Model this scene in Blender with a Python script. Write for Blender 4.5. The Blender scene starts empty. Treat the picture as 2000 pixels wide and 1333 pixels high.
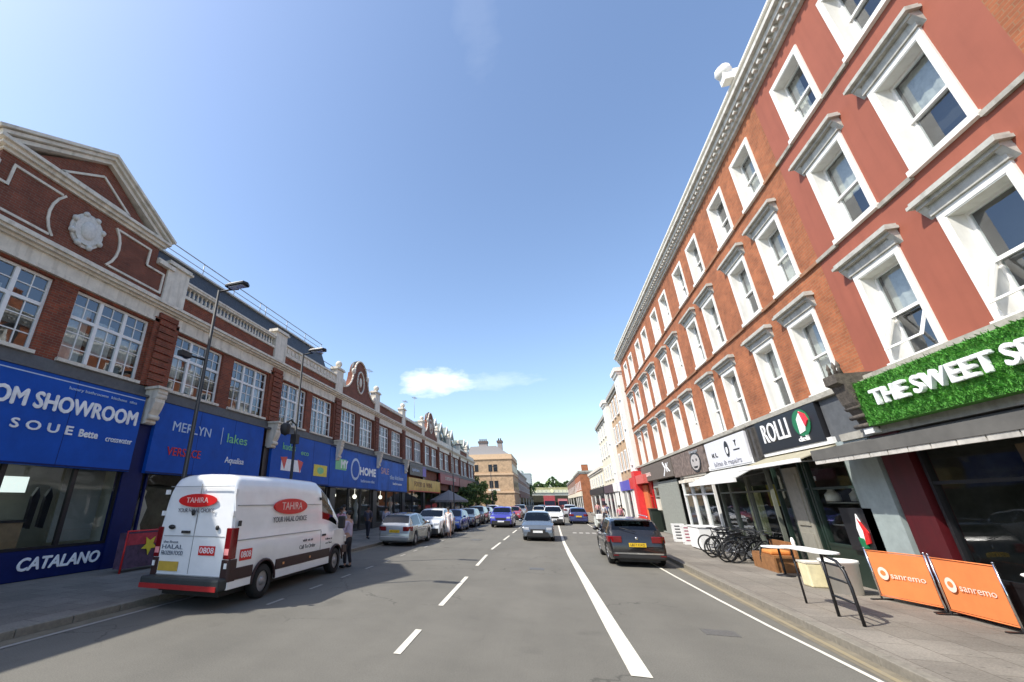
import bpy, bmesh, math, random
from mathutils import Vector, Matrix, Euler
random.seed(7)
PI = math.pi
R = math.radians
sc = bpy.context.scene
C = sc.collection

# ---------------------------------------------------------------- camera, sky, sun
cam_d = bpy.data.cameras.new('camera')
cam = bpy.data.objects.new('camera', cam_d); C.objects.link(cam)
cam_d.sensor_width = 36; cam_d.lens = 802.325*36/2000
cam_d.shift_x = (1000-797.86)/2000; cam_d.shift_y = 0
cam_d.clip_start = 0.1; cam_d.clip_end = 6000
cam.location = (0, 0, 2.05)
cam.rotation_euler = (PI/2+0.3722, 0, 0.31179)
sc.camera = cam

SUN = Vector((0.66, 0.45, -1.0)).normalized()          # direction the light travels
elev = math.asin(-SUN.z)
world = bpy.data.worlds.new('World'); sc.world = world; world.use_nodes = True
wn = world.node_tree; wn.nodes.clear()
out = wn.nodes.new('ShaderNodeOutputWorld'); bg = wn.nodes.new('ShaderNodeBackground')
sky = wn.nodes.new('ShaderNodeTexSky'); sky.sky_type = 'NISHITA'; sky.sun_disc = False
sky.sun_elevation = elev
sky.sun_rotation = math.atan2(-SUN.x, -SUN.y)
sky.air_density = 1.0; sky.dust_density = 1.25; sky.ozone_density = 2.0; sky.altitude = 50
bg.inputs[1].default_value = 0.15
# thin clouds of the sky itself, as directions
tc = wn.nodes.new('ShaderNodeTexCoord')
def wmath(op, a, b=None):
    n = wn.nodes.new('ShaderNodeMath'); n.operation = op
    for i, v in enumerate((a, b)):
        if v is None: continue
        if isinstance(v, (int, float)): n.inputs[i].default_value = v
        else: wn.links.new(v, n.inputs[i])
    return n.outputs[0]
def cloud(center, up_scale, side_scale, strength, nscale, seed):
    c = Vector(center).normalized(); side = Vector((c.y, -c.x, 0)).normalized(); up = side.cross(c)
    def dot(v):
        n = wn.nodes.new('ShaderNodeVectorMath'); n.operation = 'DOT_PRODUCT'
        wn.links.new(tc.outputs['Generated'], n.inputs[0]); n.inputs[1].default_value = v
        return n.outputs['Value']
    a = wmath('MULTIPLY', dot(side), side_scale); b = wmath('MULTIPLY', dot(up), up_scale)
    nz = wn.nodes.new('ShaderNodeTexNoise'); nz.inputs['Scale'].default_value = nscale
    nz.inputs['Detail'].default_value = 6; nz.inputs['Roughness'].default_value = 0.6
    mp = wn.nodes.new('ShaderNodeMapping'); mp.inputs['Scale'].default_value = (1, 1, 2.6); mp.inputs['Location'].default_value = (seed, 0, 0)
    wn.links.new(tc.outputs['Generated'], mp.inputs[0]); wn.links.new(mp.outputs[0], nz.inputs['Vector'])
    r2 = wmath('ADD', wmath('MULTIPLY', a, a), wmath('MULTIPLY', b, b))
    m = wmath('SUBTRACT', 1.0, r2)
    m = wmath('ADD', m, wmath('MULTIPLY', wmath('SUBTRACT', nz.outputs['Fac'], 0.5), 2.6))
    m = wmath('MULTIPLY', wmath('MAXIMUM', wmath('MINIMUM', m, 1.0), 0.0), wmath('GREATER_THAN', dot(c), 0.0))
    return wmath('MULTIPLY', m, strength)
def pixdir(px, py):
    f = 802.325; v = Vector(((px-797.86)/f, -(py-666.5)/f, -1))
    return cam.rotation_euler.to_matrix() @ v
c1 = cloud(pixdir(850, 747), 27, 10.5, 0.42, 17, 0.0)
c2 = cloud(pixdir(960, 745), 45, 9, 0.12, 20, 3.0)
c3 = cloud(pixdir(930, 30), 9, 22, 0.025, 12, 5.0)
cm = wmath('MINIMUM', wmath('ADD', wmath('ADD', c1, c2), c3), 0.95)
mx = wn.nodes.new('ShaderNodeMixRGB'); mx.inputs['Color2'].default_value = (7.6, 7.6, 7.5, 1)
wn.links.new(cm, mx.inputs[0]); wn.links.new(sky.outputs[0], mx.inputs[1])
wn.links.new(mx.outputs[0], bg.inputs[0]); wn.links.new(bg.outputs[0], out.inputs[0])

sun_d = bpy.data.lights.new('sun', 'SUN'); sun = bpy.data.objects.new('sun', sun_d); C.objects.link(sun)
sun_d.energy = 3.4; sun_d.angle = R(0.55); sun_d.color = (1.0, 0.955, 0.87)
sun.rotation_euler = SUN.to_track_quat('-Z', 'Y').to_euler()
sc.view_settings.view_transform = 'Standard'; sc.view_settings.look = 'None'
sc.view_settings.exposure = 0.88; sc.view_settings.gamma = 1.0
sc.cycles.max_bounces = 6; sc.cycles.transparent_max_bounces = 10

# ---------------------------------------------------------------- materials
MATS = {}
def new_mat(name):
    m = bpy.data.materials.new(name); m.use_nodes = True
    return m, m.node_tree, m.node_tree.nodes['Principled BSDF']
def mat(name, col, rough=0.7, metal=0.0, var=0.12, scale=6.0, spec=0.5, bump=0.0, coat=0.0, emit=None, grime=0.0):
    """plain material with a little uneven colour over its surface"""
    if name in MATS: return MATS[name]
    m, t, b = new_mat(name); MATS[name] = m
    b.inputs['Roughness'].default_value = rough; b.inputs['Metallic'].default_value = metal
    b.inputs['Specular IOR Level'].default_value = spec
    if coat: b.inputs['Coat Weight'].default_value = coat; b.inputs['Coat Roughness'].default_value = 0.05
    g = t.nodes.new('ShaderNodeNewGeometry')
    n = t.nodes.new('ShaderNodeTexNoise'); n.inputs['Scale'].default_value = scale; n.inputs['Detail'].default_value = 5
    n.inputs['Roughness'].default_value = 0.65
    t.links.new(g.outputs['Position'], n.inputs['Vector'])
    r = t.nodes.new('ShaderNodeMapRange'); r.inputs['From Min'].default_value = 0.3; r.inputs['From Max'].default_value = 0.7
    r.inputs['To Min'].default_value = 1-var; r.inputs['To Max'].default_value = 1+var
    t.links.new(n.outputs['Fac'], r.inputs['Value'])
    v = t.nodes.new('ShaderNodeVectorMath'); v.operation = 'SCALE'; v.inputs[0].default_value = col[:3]
    t.links.new(r.outputs[0], v.inputs['Scale'])
    src = v.outputs[0]
    if grime:
        n2 = t.nodes.new('ShaderNodeTexNoise'); n2.inputs['Scale'].default_value = 1.3; n2.inputs['Detail'].default_value = 8
        mp = t.nodes.new('ShaderNodeMapping'); mp.inputs['Scale'].default_value = (4.5, 4.5, 0.45)
        t.links.new(g.outputs['Position'], mp.inputs[0]); t.links.new(mp.outputs[0], n2.inputs['Vector'])
        rr = t.nodes.new('ShaderNodeMapRange'); rr.inputs['From Min'].default_value = 0.5; rr.inputs['From Max'].default_value = 0.75
        rr.inputs['To Max'].default_value = grime; t.links.new(n2.outputs['Fac'], rr.inputs['Value'])
        mm = t.nodes.new('ShaderNodeMixRGB'); mm.inputs[2].default_value = (col[0]*.35, col[1]*.33, col[2]*.28, 1)
        t.links.new(rr.outputs[0], mm.inputs[0]); t.links.new(src, mm.inputs[1]); src = mm.outputs[0]
    t.links.new(src, b.inputs['Base Color'])
    if bump:
        bp = t.nodes.new('ShaderNodeBump'); bp.inputs['Strength'].default_value = bump; bp.inputs['Distance'].default_value = 0.02
        n3 = t.nodes.new('ShaderNodeTexNoise'); n3.inputs['Scale'].default_value = scale*6; n3.inputs['Detail'].default_value = 4
        t.links.new(g.outputs['Position'], n3.inputs['Vector']); t.links.new(n3.outputs['Fac'], bp.inputs['Height'])
        t.links.new(bp.outputs[0], b.inputs['Normal'])
    if emit: b.inputs['Emission Color'].default_value = (*emit[:3], 1); b.inputs['Emission Strength'].default_value = emit[3]
    return m
def brick(name, c1, c2, mortar, scale=1.0, rough=0.85, blotch=0.3):
    if name in MATS: return MATS[name]
    m, t, b = new_mat(name); MATS[name] = m
    g = t.nodes.new('ShaderNodeNewGeometry'); s = t.nodes.new('ShaderNodeSeparateXYZ'); c = t.nodes.new('ShaderNodeCombineXYZ')
    t.links.new(g.outputs['Position'], s.inputs[0])
    a = t.nodes.new('ShaderNodeMath'); a.operation = 'ADD'
    t.links.new(s.outputs[0], a.inputs[0]); t.links.new(s.outputs[1], a.inputs[1])
    t.links.new(a.outputs[0], c.inputs[0]); t.links.new(s.outputs[2], c.inputs[1])
    br = t.nodes.new('ShaderNodeTexBrick'); t.links.new(c.outputs[0], br.inputs['Vector'])
    br.inputs['Color1'].default_value = (*c1, 1); br.inputs['Color2'].default_value = (*c2, 1); br.inputs['Mortar'].default_value = (*mortar, 1)
    br.inputs['Scale'].default_value = scale; br.inputs['Mortar Size'].default_value = 0.008
    br.inputs['Brick Width'].default_value = 0.23; br.inputs['Row Height'].default_value = 0.076; br.inputs['Bias'].default_value = -0.1
    n = t.nodes.new('ShaderNodeTexNoise'); n.inputs['Scale'].default_value = 1.7; n.inputs['Detail'].default_value = 9; n.inputs['Roughness'].default_value = 0.7
    t.links.new(g.outputs['Position'], n.inputs['Vector'])
    r = t.nodes.new('ShaderNodeMapRange'); r.inputs['From Min'].default_value = 0.3; r.inputs['From Max'].default_value = 0.7
    r.inputs['To Min'].default_value = 1-blotch; r.inputs['To Max'].default_value = 1+blotch
    t.links.new(n.outputs['Fac'], r.inputs['Value'])
    v = t.nodes.new('ShaderNodeVectorMath'); v.operation = 'SCALE'
    t.links.new(br.outputs['Color'], v.inputs[0]); t.links.new(r.outputs[0], v.inputs['Scale'])
    t.links.new(v.outputs[0], b.inputs['Base Color']); b.inputs['Roughness'].default_value = rough
    bp = t.nodes.new('ShaderNodeBump'); bp.inputs['Strength'].default_value = 0.4; bp.inputs['Distance'].default_value = 0.01
    inv = t.nodes.new('ShaderNodeMath'); inv.operation = 'SUBTRACT'; inv.inputs[0].default_value = 1.0
    t.links.new(br.outputs['Fac'], inv.inputs[1]); t.links.new(inv.outputs[0], bp.inputs['Height']); t.links.new(bp.outputs[0], b.inputs['Normal'])
    return m
def glass_mat(name, tint=(0.8, 0.85, 0.85), base=0.12, rough=0.02):
    """window glass: clear with a mirror-like reflection that grows at grazing angles"""
    if name in MATS: return MATS[name]
    m = bpy.data.materials.new(name); m.use_nodes = True; t = m.node_tree; t.nodes.clear(); MATS[name] = m
    o = t.nodes.new('ShaderNodeOutputMaterial'); mixn = t.nodes.new('ShaderNodeMixShader')
    tr = t.nodes.new('ShaderNodeBsdfTransparent'); tr.inputs[0].default_value = (*tint, 1)
    gl = t.nodes.new('ShaderNodeBsdfGlossy'); gl.inputs['Roughness'].default_value = rough; gl.inputs[0].default_value = (.95, .97, 1, 1)
    g = t.nodes.new('ShaderNodeNewGeometry')
    dn = t.nodes.new('ShaderNodeVectorMath'); dn.operation = 'DOT_PRODUCT'; t.links.new(g.outputs['Normal'], dn.inputs[0]); t.links.new(g.outputs['Incoming'], dn.inputs[1])
    def mth(op, a, b_=None):
        q = t.nodes.new('ShaderNodeMath'); q.operation = op
        for i_, v_ in enumerate((a, b_)):
            if v_ is None: continue
            if isinstance(v_, (int, float)): q.inputs[i_].default_value = v_
            else: t.links.new(v_, q.inputs[i_])
        return q.outputs[0]
    fr = mth('MULTIPLY', mth('POWER', mth('SUBTRACT', 1.0, mth('ABSOLUTE', dn.outputs['Value'])), 5.0), 0.9)
    nz = t.nodes.new('ShaderNodeTexNoise'); nz.inputs['Scale'].default_value = 0.7
    t.links.new(g.outputs['Position'], nz.inputs['Vector'])
    bp = t.nodes.new('ShaderNodeBump'); bp.inputs['Strength'].default_value = 0.25; bp.inputs['Distance'].default_value = 0.03
    t.links.new(nz.outputs['Fac'], bp.inputs['Height']); t.links.new(bp.outputs[0], gl.inputs['Normal'])
    ad = t.nodes.new('ShaderNodeMath'); ad.operation = 'ADD'; ad.inputs[1].default_value = base; ad.use_clamp = True
    t.links.new(fr, ad.inputs[0]); t.links.new(ad.outputs[0], mixn.inputs[0])
    t.links.new(tr.outputs[0], mixn.inputs[1]); t.links.new(gl.outputs[0], mixn.inputs[2]); t.links.new(mixn.outputs[0], o.inputs[0])
    return m
def paint(name, col, rough=0.3, metal=0.0):
    return mat(name, col, rough, metal, var=0.05, scale=2.0, coat=0.7)

BRICK_L = brick('brick_dark_red', (0.24, 0.052, 0.022), (0.14, 0.03, 0.016), (0.17, 0.105, 0.065))
BRICK_G = brick('brick_brown_red', (0.20, 0.055, 0.028), (0.14, 0.038, 0.02), (0.16, 0.10, 0.07))
BRICK_R = brick('brick_orange', (0.36, 0.112, 0.042), (0.27, 0.082, 0.032), (0.29, 0.145, 0.07), blotch=0.34)
BRICK_T = brick('brick_tan', (0.50, 0.33, 0.18), (0.40, 0.25, 0.14), (0.45, 0.34, 0.23))
BRICK_B = brick('brick_brown', (0.26, 0.14, 0.09), (0.2, 0.1, 0.07), (0.3, 0.22, 0.16))
RED_P = mat('red_render_paint', (0.305, 0.088, 0.050), 0.75, var=0.09, scale=0.9, bump=0.08, grime=0.16)
CREAM = mat('cream_stone', (0.68, 0.62, 0.52), 0.8, var=0.14, scale=3, bump=0.1, grime=0.45)
WHITE = mat('white_paint_stucco', (0.80, 0.78, 0.72), 0.6, var=0.05, scale=4, grime=0.22)
WHITE_W = mat('white_window_paint', (0.8, 0.79, 0.76), 0.45, var=0.04)
STONE_G = mat('weathered_grey_stone', (0.36, 0.34, 0.29), 0.85, var=0.2, scale=5, bump=0.2, grime=0.5)
HOODM = mat('pale_hood_stone', (0.46, 0.45, 0.40), 0.8, var=0.15, scale=5, bump=0.1, grime=0.5)
CORN = mat('pale_cornice_stone', (0.58, 0.56, 0.50), 0.8, var=0.15, scale=3, bump=0.1, grime=0.6)
SLATE = mat('slate_roof', (0.045, 0.05, 0.058), 0.55, var=0.4, scale=9, bump=0.5)
LEAD = mat('lead_flashing', (0.10, 0.105, 0.11), 0.6, var=0.2)
BLUE = mat('blue_sign_panel', (0.004, 0.075, 0.40), 0.55, var=0.15, scale=1.5, spec=0.25)
NAVY = mat('navy_shopfront_paint', (0.004, 0.012, 0.085), 0.5, var=0.15, spec=0.25)
BLACK = mat('black_paint', (0.012, 0.012, 0.014), 0.4)
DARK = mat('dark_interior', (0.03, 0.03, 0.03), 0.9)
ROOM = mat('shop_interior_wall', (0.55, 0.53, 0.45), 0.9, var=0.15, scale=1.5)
TIMB = mat('timber_brown', (0.26, 0.12, 0.045), 0.6, var=0.3)
CURT = mat('net_curtain', (0.5, 0.5, 0.47), 0.9, var=0.2, scale=7)
GLASS = glass_mat('window_glass', base=0.16)
SHOPG = glass_mat('shop_glass', base=0.03)
CARG = glass_mat('car_glass', tint=(0.10, 0.13, 0.14), base=0.05)
RUBBER = mat('tyre_rubber', (0.012, 0.012, 0.012), 0.8)
ALLOY = mat('alloy_metal', (0.42, 0.42, 0.43), 0.35, metal=0.8)
STEEL = mat('galvanised_steel', (0.3, 0.31, 0.32), 0.5, metal=0.6)
PLAST = mat('black_plastic', (0.022, 0.021, 0.02), 0.6)
CHROME = mat('chrome', (0.7, 0.7, 0.7), 0.12, metal=1.0)
REDL = mat('red_tail_lens', (0.16, 0.005, 0.007), 0.15, coat=0.5)
CLEARL = mat('clear_lamp_lens', (0.6, 0.62, 0.65), 0.08, metal=0.4)
YPLATE = mat('yellow_number_plate', (0.7, 0.45, 0.02), 0.4)
WPLATE = mat('white_number_plate', (0.8, 0.8, 0.78), 0.4)
INK = mat('black_lettering', (0.01, 0.01, 0.012), 0.4)
LETW = mat('white_lettering', (0.85, 0.85, 0.85), 0.4)
LETR = mat('red_vinyl', (0.6, 0.02, 0.02), 0.35)

# ---------------------------------------------------------------- mesh building
class MB:
    def __init__(self): self.v = []; self.f = []; self.mi = []; self.sm = []; self.cur = 0; self.smooth = False
    def face(self, idx): self.f.append(idx); self.mi.append(self.cur); self.sm.append(self.smooth)
    def quad(self, *p):
        n = len(self.v); self.v += [tuple(q) for q in p]; self.face(list(range(n, n+len(p))))
    def box(self, x0, x1, y0, y1, z0, z1):
        if x0 > x1: x0, x1 = x1, x0
        if y0 > y1: y0, y1 = y1, y0
        if z0 > z1: z0, z1 = z1, z0
        n = len(self.v)
        self.v += [(x0,y0,z0),(x1,y0,z0),(x1,y1,z0),(x0,y1,z0),(x0,y0,z1),(x1,y0,z1),(x1,y1,z1),(x0,y1,z1)]
        for q in ((0,3,2,1),(4,5,6,7),(0,1,5,4),(1,2,6,5),(2,3,7,6),(3,0,4,7)): self.face([n+i for i in q])
    def prism(self, pts, axis, a, b):
        """polygon pts (2D) extruded along axis: 'x' -> pts=(y,z); 'y' -> (x,z); 'z' -> (x,y)"""
        def P(p, d): return {'x': (d, p[0], p[1]), 'y': (p[0], d, p[1]), 'z': (p[0], p[1], d)}[axis]
        n = len(self.v); k = len(pts)
        self.v += [P(p, a) for p in pts] + [P(p, b) for p in pts]
        self.face([n+i for i in range(k)][::-1]); self.face([n+k+i for i in range(k)])
        for i in range(k): j = (i+1) % k; self.face([n+i, n+j, n+k+j, n+k+i])
    def tube(self, path, r, seg=8, cap=True):
        path = [Vector(p) for p in path]; n0 = len(self.v); sm = self.smooth; self.smooth = True
        rs = r if isinstance(r, (list, tuple)) else [r]*len(path)
        ref = None
        for i, p in enumerate(path):
            d = (path[min(i+1, len(path)-1)]-path[max(i-1, 0)]).normalized()
            if ref is None: ref = Vector((0, 0, 1)) if abs(d.z) < 0.9 else Vector((1, 0, 0))
            u = d.cross(ref).normalized(); w = u.cross(d).normalized(); ref = w
            for k in range(seg):
                a = 2*PI*k/seg; q = p+(u*math.cos(a)+w*math.sin(a))*rs[i]; self.v.append(tuple(q))
        for i in range(len(path)-1):
            for k in range(seg):
                k2 = (k+1) % seg
                self.face([n0+i*seg+k, n0+i*seg+k2, n0+(i+1)*seg+k2, n0+(i+1)*seg+k])
        self.smooth = sm
        if cap:
            self.face([n0+k for k in range(seg)][::-1]); self.face([n0+(len(path)-1)*seg+k for k in range(seg)])
    def lathe(self, prof, c=(0, 0, 0), seg=16, axis='z', cap=True):
        """prof: (r, h) pairs"""
        n0 = len(self.v); sm = self.smooth; self.smooth = True
        for r, h in prof:
            for k in range(seg):
                a = 2*PI*k/seg; x, y = r*math.cos(a), r*math.sin(a)
                self.v.append({'z': (c[0]+x, c[1]+y, c[2]+h), 'x': (c[0]+h, c[1]+x, c[2]+y), 'y': (c[0]+x, c[1]+h, c[2]+y)}[axis])
        for i in range(len(prof)-1):
            for k in range(seg):
                k2 = (k+1) % seg; self.face([n0+i*seg+k, n0+i*seg+k2, n0+(i+1)*seg+k2, n0+(i+1)*seg+k])
        self.smooth = sm
        if not cap: return
        if prof[0][0] > 1e-4: self.face([n0+k for k in range(seg)][::-1])
        if prof[-1][0] > 1e-4: self.face([n0+(len(prof)-1)*seg+k for k in range(seg)])
    def ball(self, c, r, seg=12, rings=8, sc=(1, 1, 1)):
        n0 = len(self.v); sm = self.smooth; self.smooth = True
        for i in range(rings+1):
            t = PI*i/rings
            for k in range(seg):
                a = 2*PI*k/seg
                self.v.append((c[0]+r*sc[0]*math.sin(t)*math.cos(a), c[1]+r*sc[1]*math.sin(t)*math.sin(a), c[2]+r*sc[2]*math.cos(t)))
        for i in range(rings):
            for k in range(seg):
                k2 = (k+1) % seg; self.face([n0+i*seg+k, n0+(i+1)*seg+k, n0+(i+1)*seg+k2, n0+i*seg+k2])
        self.smooth = sm
    def add(self, verts, faces, M=None):
        n = len(self.v); self.v += [tuple(M @ Vector(p)) if M else tuple(p) for p in verts]
        for f in faces: self.face([n+i for i in f])
    def build(self, name, mats, parent=None, fix=True, bevel=0):
        off = Vector((0, 0, 0))
        r = parent
        while r is not None and r.parent is not None: r = r.parent
        if r is not None and 'org' in r: off = Vector(r['org'])
        me = bpy.data.meshes.new(name)
        me.from_pydata([(x-off.x, y-off.y, z-off.z) for x, y, z in self.v], [], self.f)
        if not isinstance(mats, (list, tuple)): mats = [mats]
        for m in mats: me.materials.append(m)
        me.polygons.foreach_set('material_index', self.mi); me.polygons.foreach_set('use_smooth', self.sm)
        if fix:
            bm = bmesh.new(); bm.from_mesh(me)
            bmesh.ops.remove_doubles(bm, verts=bm.verts, dist=1e-5)
            bmesh.ops.recalc_face_normals(bm, faces=bm.faces); bm.to_mesh(me); bm.free()
        me.update()
        o = bpy.data.objects.new(name, me); C.objects.link(o)
        if parent is not None: o.parent = parent
        if bevel:
            md = o.modifiers.new('bevel', 'BEVEL'); md.width = bevel; md.segments = 2; md.limit_method = 'ANGLE'; md.angle_limit = R(40)
        return o
def tag(o, label=None, cat=None, group=None, kind=None):
    if label: o['label'] = label
    if cat: o['category'] = cat
    if group: o['group'] = group
    if kind: o['kind'] = kind
    return o
def thing(name, label, cat, loc=(0, 0, 0), rz=0.0, group=None, world_coords=False):
    """an Empty at the base of a thing; with world_coords its parts are written in world coordinates"""
    o = bpy.data.objects.new(name, None); C.objects.link(o); o.location = loc; o.rotation_euler = (0, 0, rz)
    o.empty_display_size = 0.3
    if world_coords: o['org'] = tuple(loc)
    return tag(o, label, cat, group)
def copy_tree(o, parent=None):
    c = o.copy(); C.objects.link(c)
    if parent is not None: c.parent = parent
    for ch in [x for x in C.objects if x.parent == o]: copy_tree(ch, c)
    return c
_tc = {}
def text_geo(s, size=1.0, ext=0.01, bold=0.0):
    bold = 0.0; k = (s, size, ext, bold)
    if k in _tc: return _tc[k]
    cu = bpy.data.curves.new('t', 'FONT'); cu.body = s; cu.size = size; cu.extrude = ext; cu.offset = bold
    cu.align_x = 'CENTER'; cu.align_y = 'CENTER'; cu.resolution_u = 3
    o = bpy.data.objects.new('t', cu); C.objects.link(o)
    dg = bpy.context.evaluated_depsgraph_get(); dg.update()
    me = bpy.data.meshes.new_from_object(o.evaluated_get(dg))
    r = ([tuple(v.co) for v in me.vertices], [list(p.vertices) for p in me.polygons])
    bpy.data.objects.remove(o); bpy.data.curves.remove(cu); bpy.data.meshes.remove(me)
    _tc[k] = r; return r
def face_matrix(side, x, y, z, sx=1.0, sy=1.0, slant=0.0):
    """text plane facing the street: 'L' wall faces +X (reads toward +Y), 'R' wall faces -X (reads toward -Y), 'B' faces -Y"""
    if side == 'L': M = Matrix(((0, 0, 1, x), (1, 0, 0, y), (0, 1, 0, z), (0, 0, 0, 1)))
    elif side == 'R': M = Matrix(((0, 0, -1, x), (-1, 0, 0, y), (0, 1, 0, z), (0, 0, 0, 1)))
    else: M = Matrix(((1, 0, 0, x), (0, 0, -1, y), (0, 1, 0, z), (0, 0, 0, 1)))
    S = Matrix.Diagonal((sx, sy, 1, 1)); S[0][1] = slant
    return M @ S
def letters(mb, s, side, x, y, z, size, width=None, bold=0.0, ext=0.012, slant=0.0, heavy=0.0):
    if heavy:
        for k_, (dy, dz) in enumerate(((-1, 0), (1, 0), (0, -1), (0, 1), (0, 0))): letters(mb, s, side, x+(.0011*k_ if side == 'L' else -.0011*k_), y+dy*heavy, z+dz*heavy, size, width, bold, ext, slant)
        return
    v, f = text_geo(s, size, ext, bold)
    w = max(p[0] for p in v)-min(p[0] for p in v); sx = width/w if width else 1.0
    cx = (max(p[0] for p in v)+min(p[0] for p in v))/2
    mb.add([(p[0]-cx, p[1], p[2]) for p in v], f, face_matrix(side, x, y, z, sx, 1.0, slant))
def sign_disc(mb, side, x, y, z, ry, rz, depth=0.02, seg=28):
    pts = [(y+ry*math.cos(2*PI*i/seg), z+rz*math.sin(2*PI*i/seg)) for i in range(seg)]
    s = 1 if side == 'L' else -1
    mb.prism(pts, 'x', x, x+s*depth)
def wall(mb, s, X, y0, y1, z0, z1, openings, depth=0.3):
    """facade sheet at x=X whose outer side looks toward s (+1 or -1), with real openings and reveals"""
    ys = sorted({y0, y1, *[o[0] for o in openings], *[o[1] for o in openings]}); zs = sorted({z0, z1, *[o[2] for o in openings], *[o[3] for o in openings]})
    ys = [y for y in ys if y0 <= y <= y1]; zs = [z for z in zs if z0 <= z <= z1]
    def hole(y, z): return any(o[0] < y < o[1] and o[2] < z < o[3] for o in openings)
    Xb = X-s*depth
    for i in range(len(ys)-1):
        for j in range(len(zs)-1):
            a, b, c, d = ys[i], ys[i+1], zs[j], zs[j+1]
            if not hole((a+b)/2, (c+d)/2):
                mb.quad((X, a, c), (X, b, c), (X, b, d), (X, a, d))
    for a, b, c, d in openings:
        mb.quad((X, a, c), (Xb, a, c), (Xb, a, d), (X, a, d)); mb.quad((X, b, c), (Xb, b, c), (Xb, b, d), (X, b, d))
        mb.quad((X, a, c), (X, b, c), (Xb, b, c), (Xb, a, c)); mb.quad((X, a, d), (X, b, d), (Xb, b, d), (Xb, a, d))
# ---------------------------------------------------------------- ground, road, pavements, markings
def ground_mat(name, col, var, fine, rough=0.9, slabs=None, patch=0.0, cracks=0.0, gum=0):
    m, t, b = new_mat(name)
    g = t.nodes.new('ShaderNodeNewGeometry')
    def noise(s, det=6, ro=0.6):
        n = t.nodes.new('ShaderNodeTexNoise'); n.inputs['Scale'].default_value = s; n.inputs['Detail'].default_value = det; n.inputs['Roughness'].default_value = ro
        t.links.new(g.outputs['Position'], n.inputs['Vector']); return n.outputs['Fac']
    def rng(v, a, b2, c, d):
        r = t.nodes.new('ShaderNodeMapRange'); r.inputs[1].default_value = a; r.inputs[2].default_value = b2; r.inputs[3].default_value = c; r.inputs[4].default_value = d
        t.links.new(v, r.inputs[0]); return r.outputs[0]
    def mul(a, b2):
        n = t.nodes.new('ShaderNodeMath'); n.operation = 'MULTIPLY'; t.links.new(a, n.inputs[0]); t.links.new(b2, n.inputs[1]); return n.outputs[0]
    f = mul(rng(noise(0.35, 8, 0.7), 0.35, 0.65, 1-var, 1+var), rng(noise(fine, 2, 0.5), 0.3, 0.7, 0.82, 1.18))
    # tyre-polished lanes: long streaks along the street
    mp = t.nodes.new('ShaderNodeMapping'); mp.inputs['Scale'].default_value = (1.1, 0.03, 1); t.links.new(g.outputs['Position'], mp.inputs[0])
    n = t.nodes.new('ShaderNodeTexNoise'); n.inputs['Scale'].default_value = 1.0; n.inputs['Detail'].default_value = 5; t.links.new(mp.outputs[0], n.inputs['Vector'])
    f = mul(f, rng(n.outputs['Fac'], 0.35, 0.65, 1-patch, 1+patch))
    if patch:   # repaired patches and oil spots
        f = mul(f, rng(noise(0.9, 3, 0.4), 0.66, 0.72, 1.0, 0.86))
    if gum:     # old chewing gum and drip spots
        vg = t.nodes.new('ShaderNodeTexVoronoi'); vg.inputs['Scale'].default_value = 3.2; t.links.new(g.outputs['Position'], vg.inputs['Vector'])
        f = mul(f, rng(vg.outputs['Distance'], 0.07, 0.10, 0.62, 1.0))
    if cracks:  # fine cracks, broken up so that they run only in places; and cut-out repair strips
        wp = t.nodes.new('ShaderNodeVectorMath'); wp.operation = 'ADD'; ns = t.nodes.new('ShaderNodeTexNoise'); ns.inputs['Scale'].default_value = 1.6; ns.inputs['Detail'].default_value = 4
        t.links.new(g.outputs['Position'], ns.inputs['Vector']); t.links.new(g.outputs['Position'], wp.inputs[0]); t.links.new(ns.outputs['Color'], wp.inputs[1])
        vo = t.nodes.new('ShaderNodeTexVoronoi'); vo.feature = 'DISTANCE_TO_EDGE'; vo.inputs['Scale'].default_value = 0.45; t.links.new(wp.outputs[0], vo.inputs['Vector'])
        ck = rng(vo.outputs['Distance'], 0.0, 0.012, 0.55, 1.0); gate = rng(noise(0.25, 2, 0.5), 0.5, 0.56, 0.0, 1.0)
        mxn = t.nodes.new('ShaderNodeMix'); mxn.inputs[2].default_value = 1.0; t.links.new(gate, mxn.inputs[0]); t.links.new(ck, mxn.inputs[3]); f = mul(f, mxn.outputs[0])
        f = mul(f, rng(noise(160, 1, .4), 0.62, 0.72, 1.0, 1.35))
    if slabs:
        br = t.nodes.new('ShaderNodeTexBrick'); t.links.new(g.outputs['Position'], br.inputs['Vector']); br.inputs['Scale'].default_value = 1
        br.inputs['Brick Width'].default_value = slabs[0]; br.inputs['Row Height'].default_value = slabs[1]; br.inputs['Mortar Size'].default_value = 0.009
        br.inputs['Color1'].default_value = (1, 1, 1, 1); br.inputs['Color2'].default_value = (0.8, 0.79, 0.78, 1); br.inputs['Mortar'].default_value = (0.5, 0.48, 0.45, 1)
        rot = t.nodes.new('ShaderNodeMapping'); rot.inputs['Rotation'].default_value = (0, 0, PI/2); t.links.new(g.outputs['Position'], rot.inputs[0]); t.links.new(rot.outputs[0], br.inputs['Vector'])
        br.inputs['Bias'].default_value = 0.0
        v0 = t.nodes.new('ShaderNodeVectorMath'); v0.operation = 'MULTIPLY'; v0.inputs[0].default_value = col; t.links.new(br.outputs['Color'], v0.inputs[1]); src = v0.outputs[0]
    v = t.nodes.new('ShaderNodeVectorMath'); v.operation = 'SCALE'; v.inputs[0].default_value = col
    if slabs: t.links.new(src, v.inputs[0])
    t.links.new(f, v.inputs['Scale']); t.links.new(v.outputs[0], b.inputs['Base Color']); b.inputs['Roughness'].default_value = rough
    bp = t.nodes.new('ShaderNodeBump'); bp.inputs['Strength'].default_value = 0.35; bp.inputs['Distance'].default_value = 0.01
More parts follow.
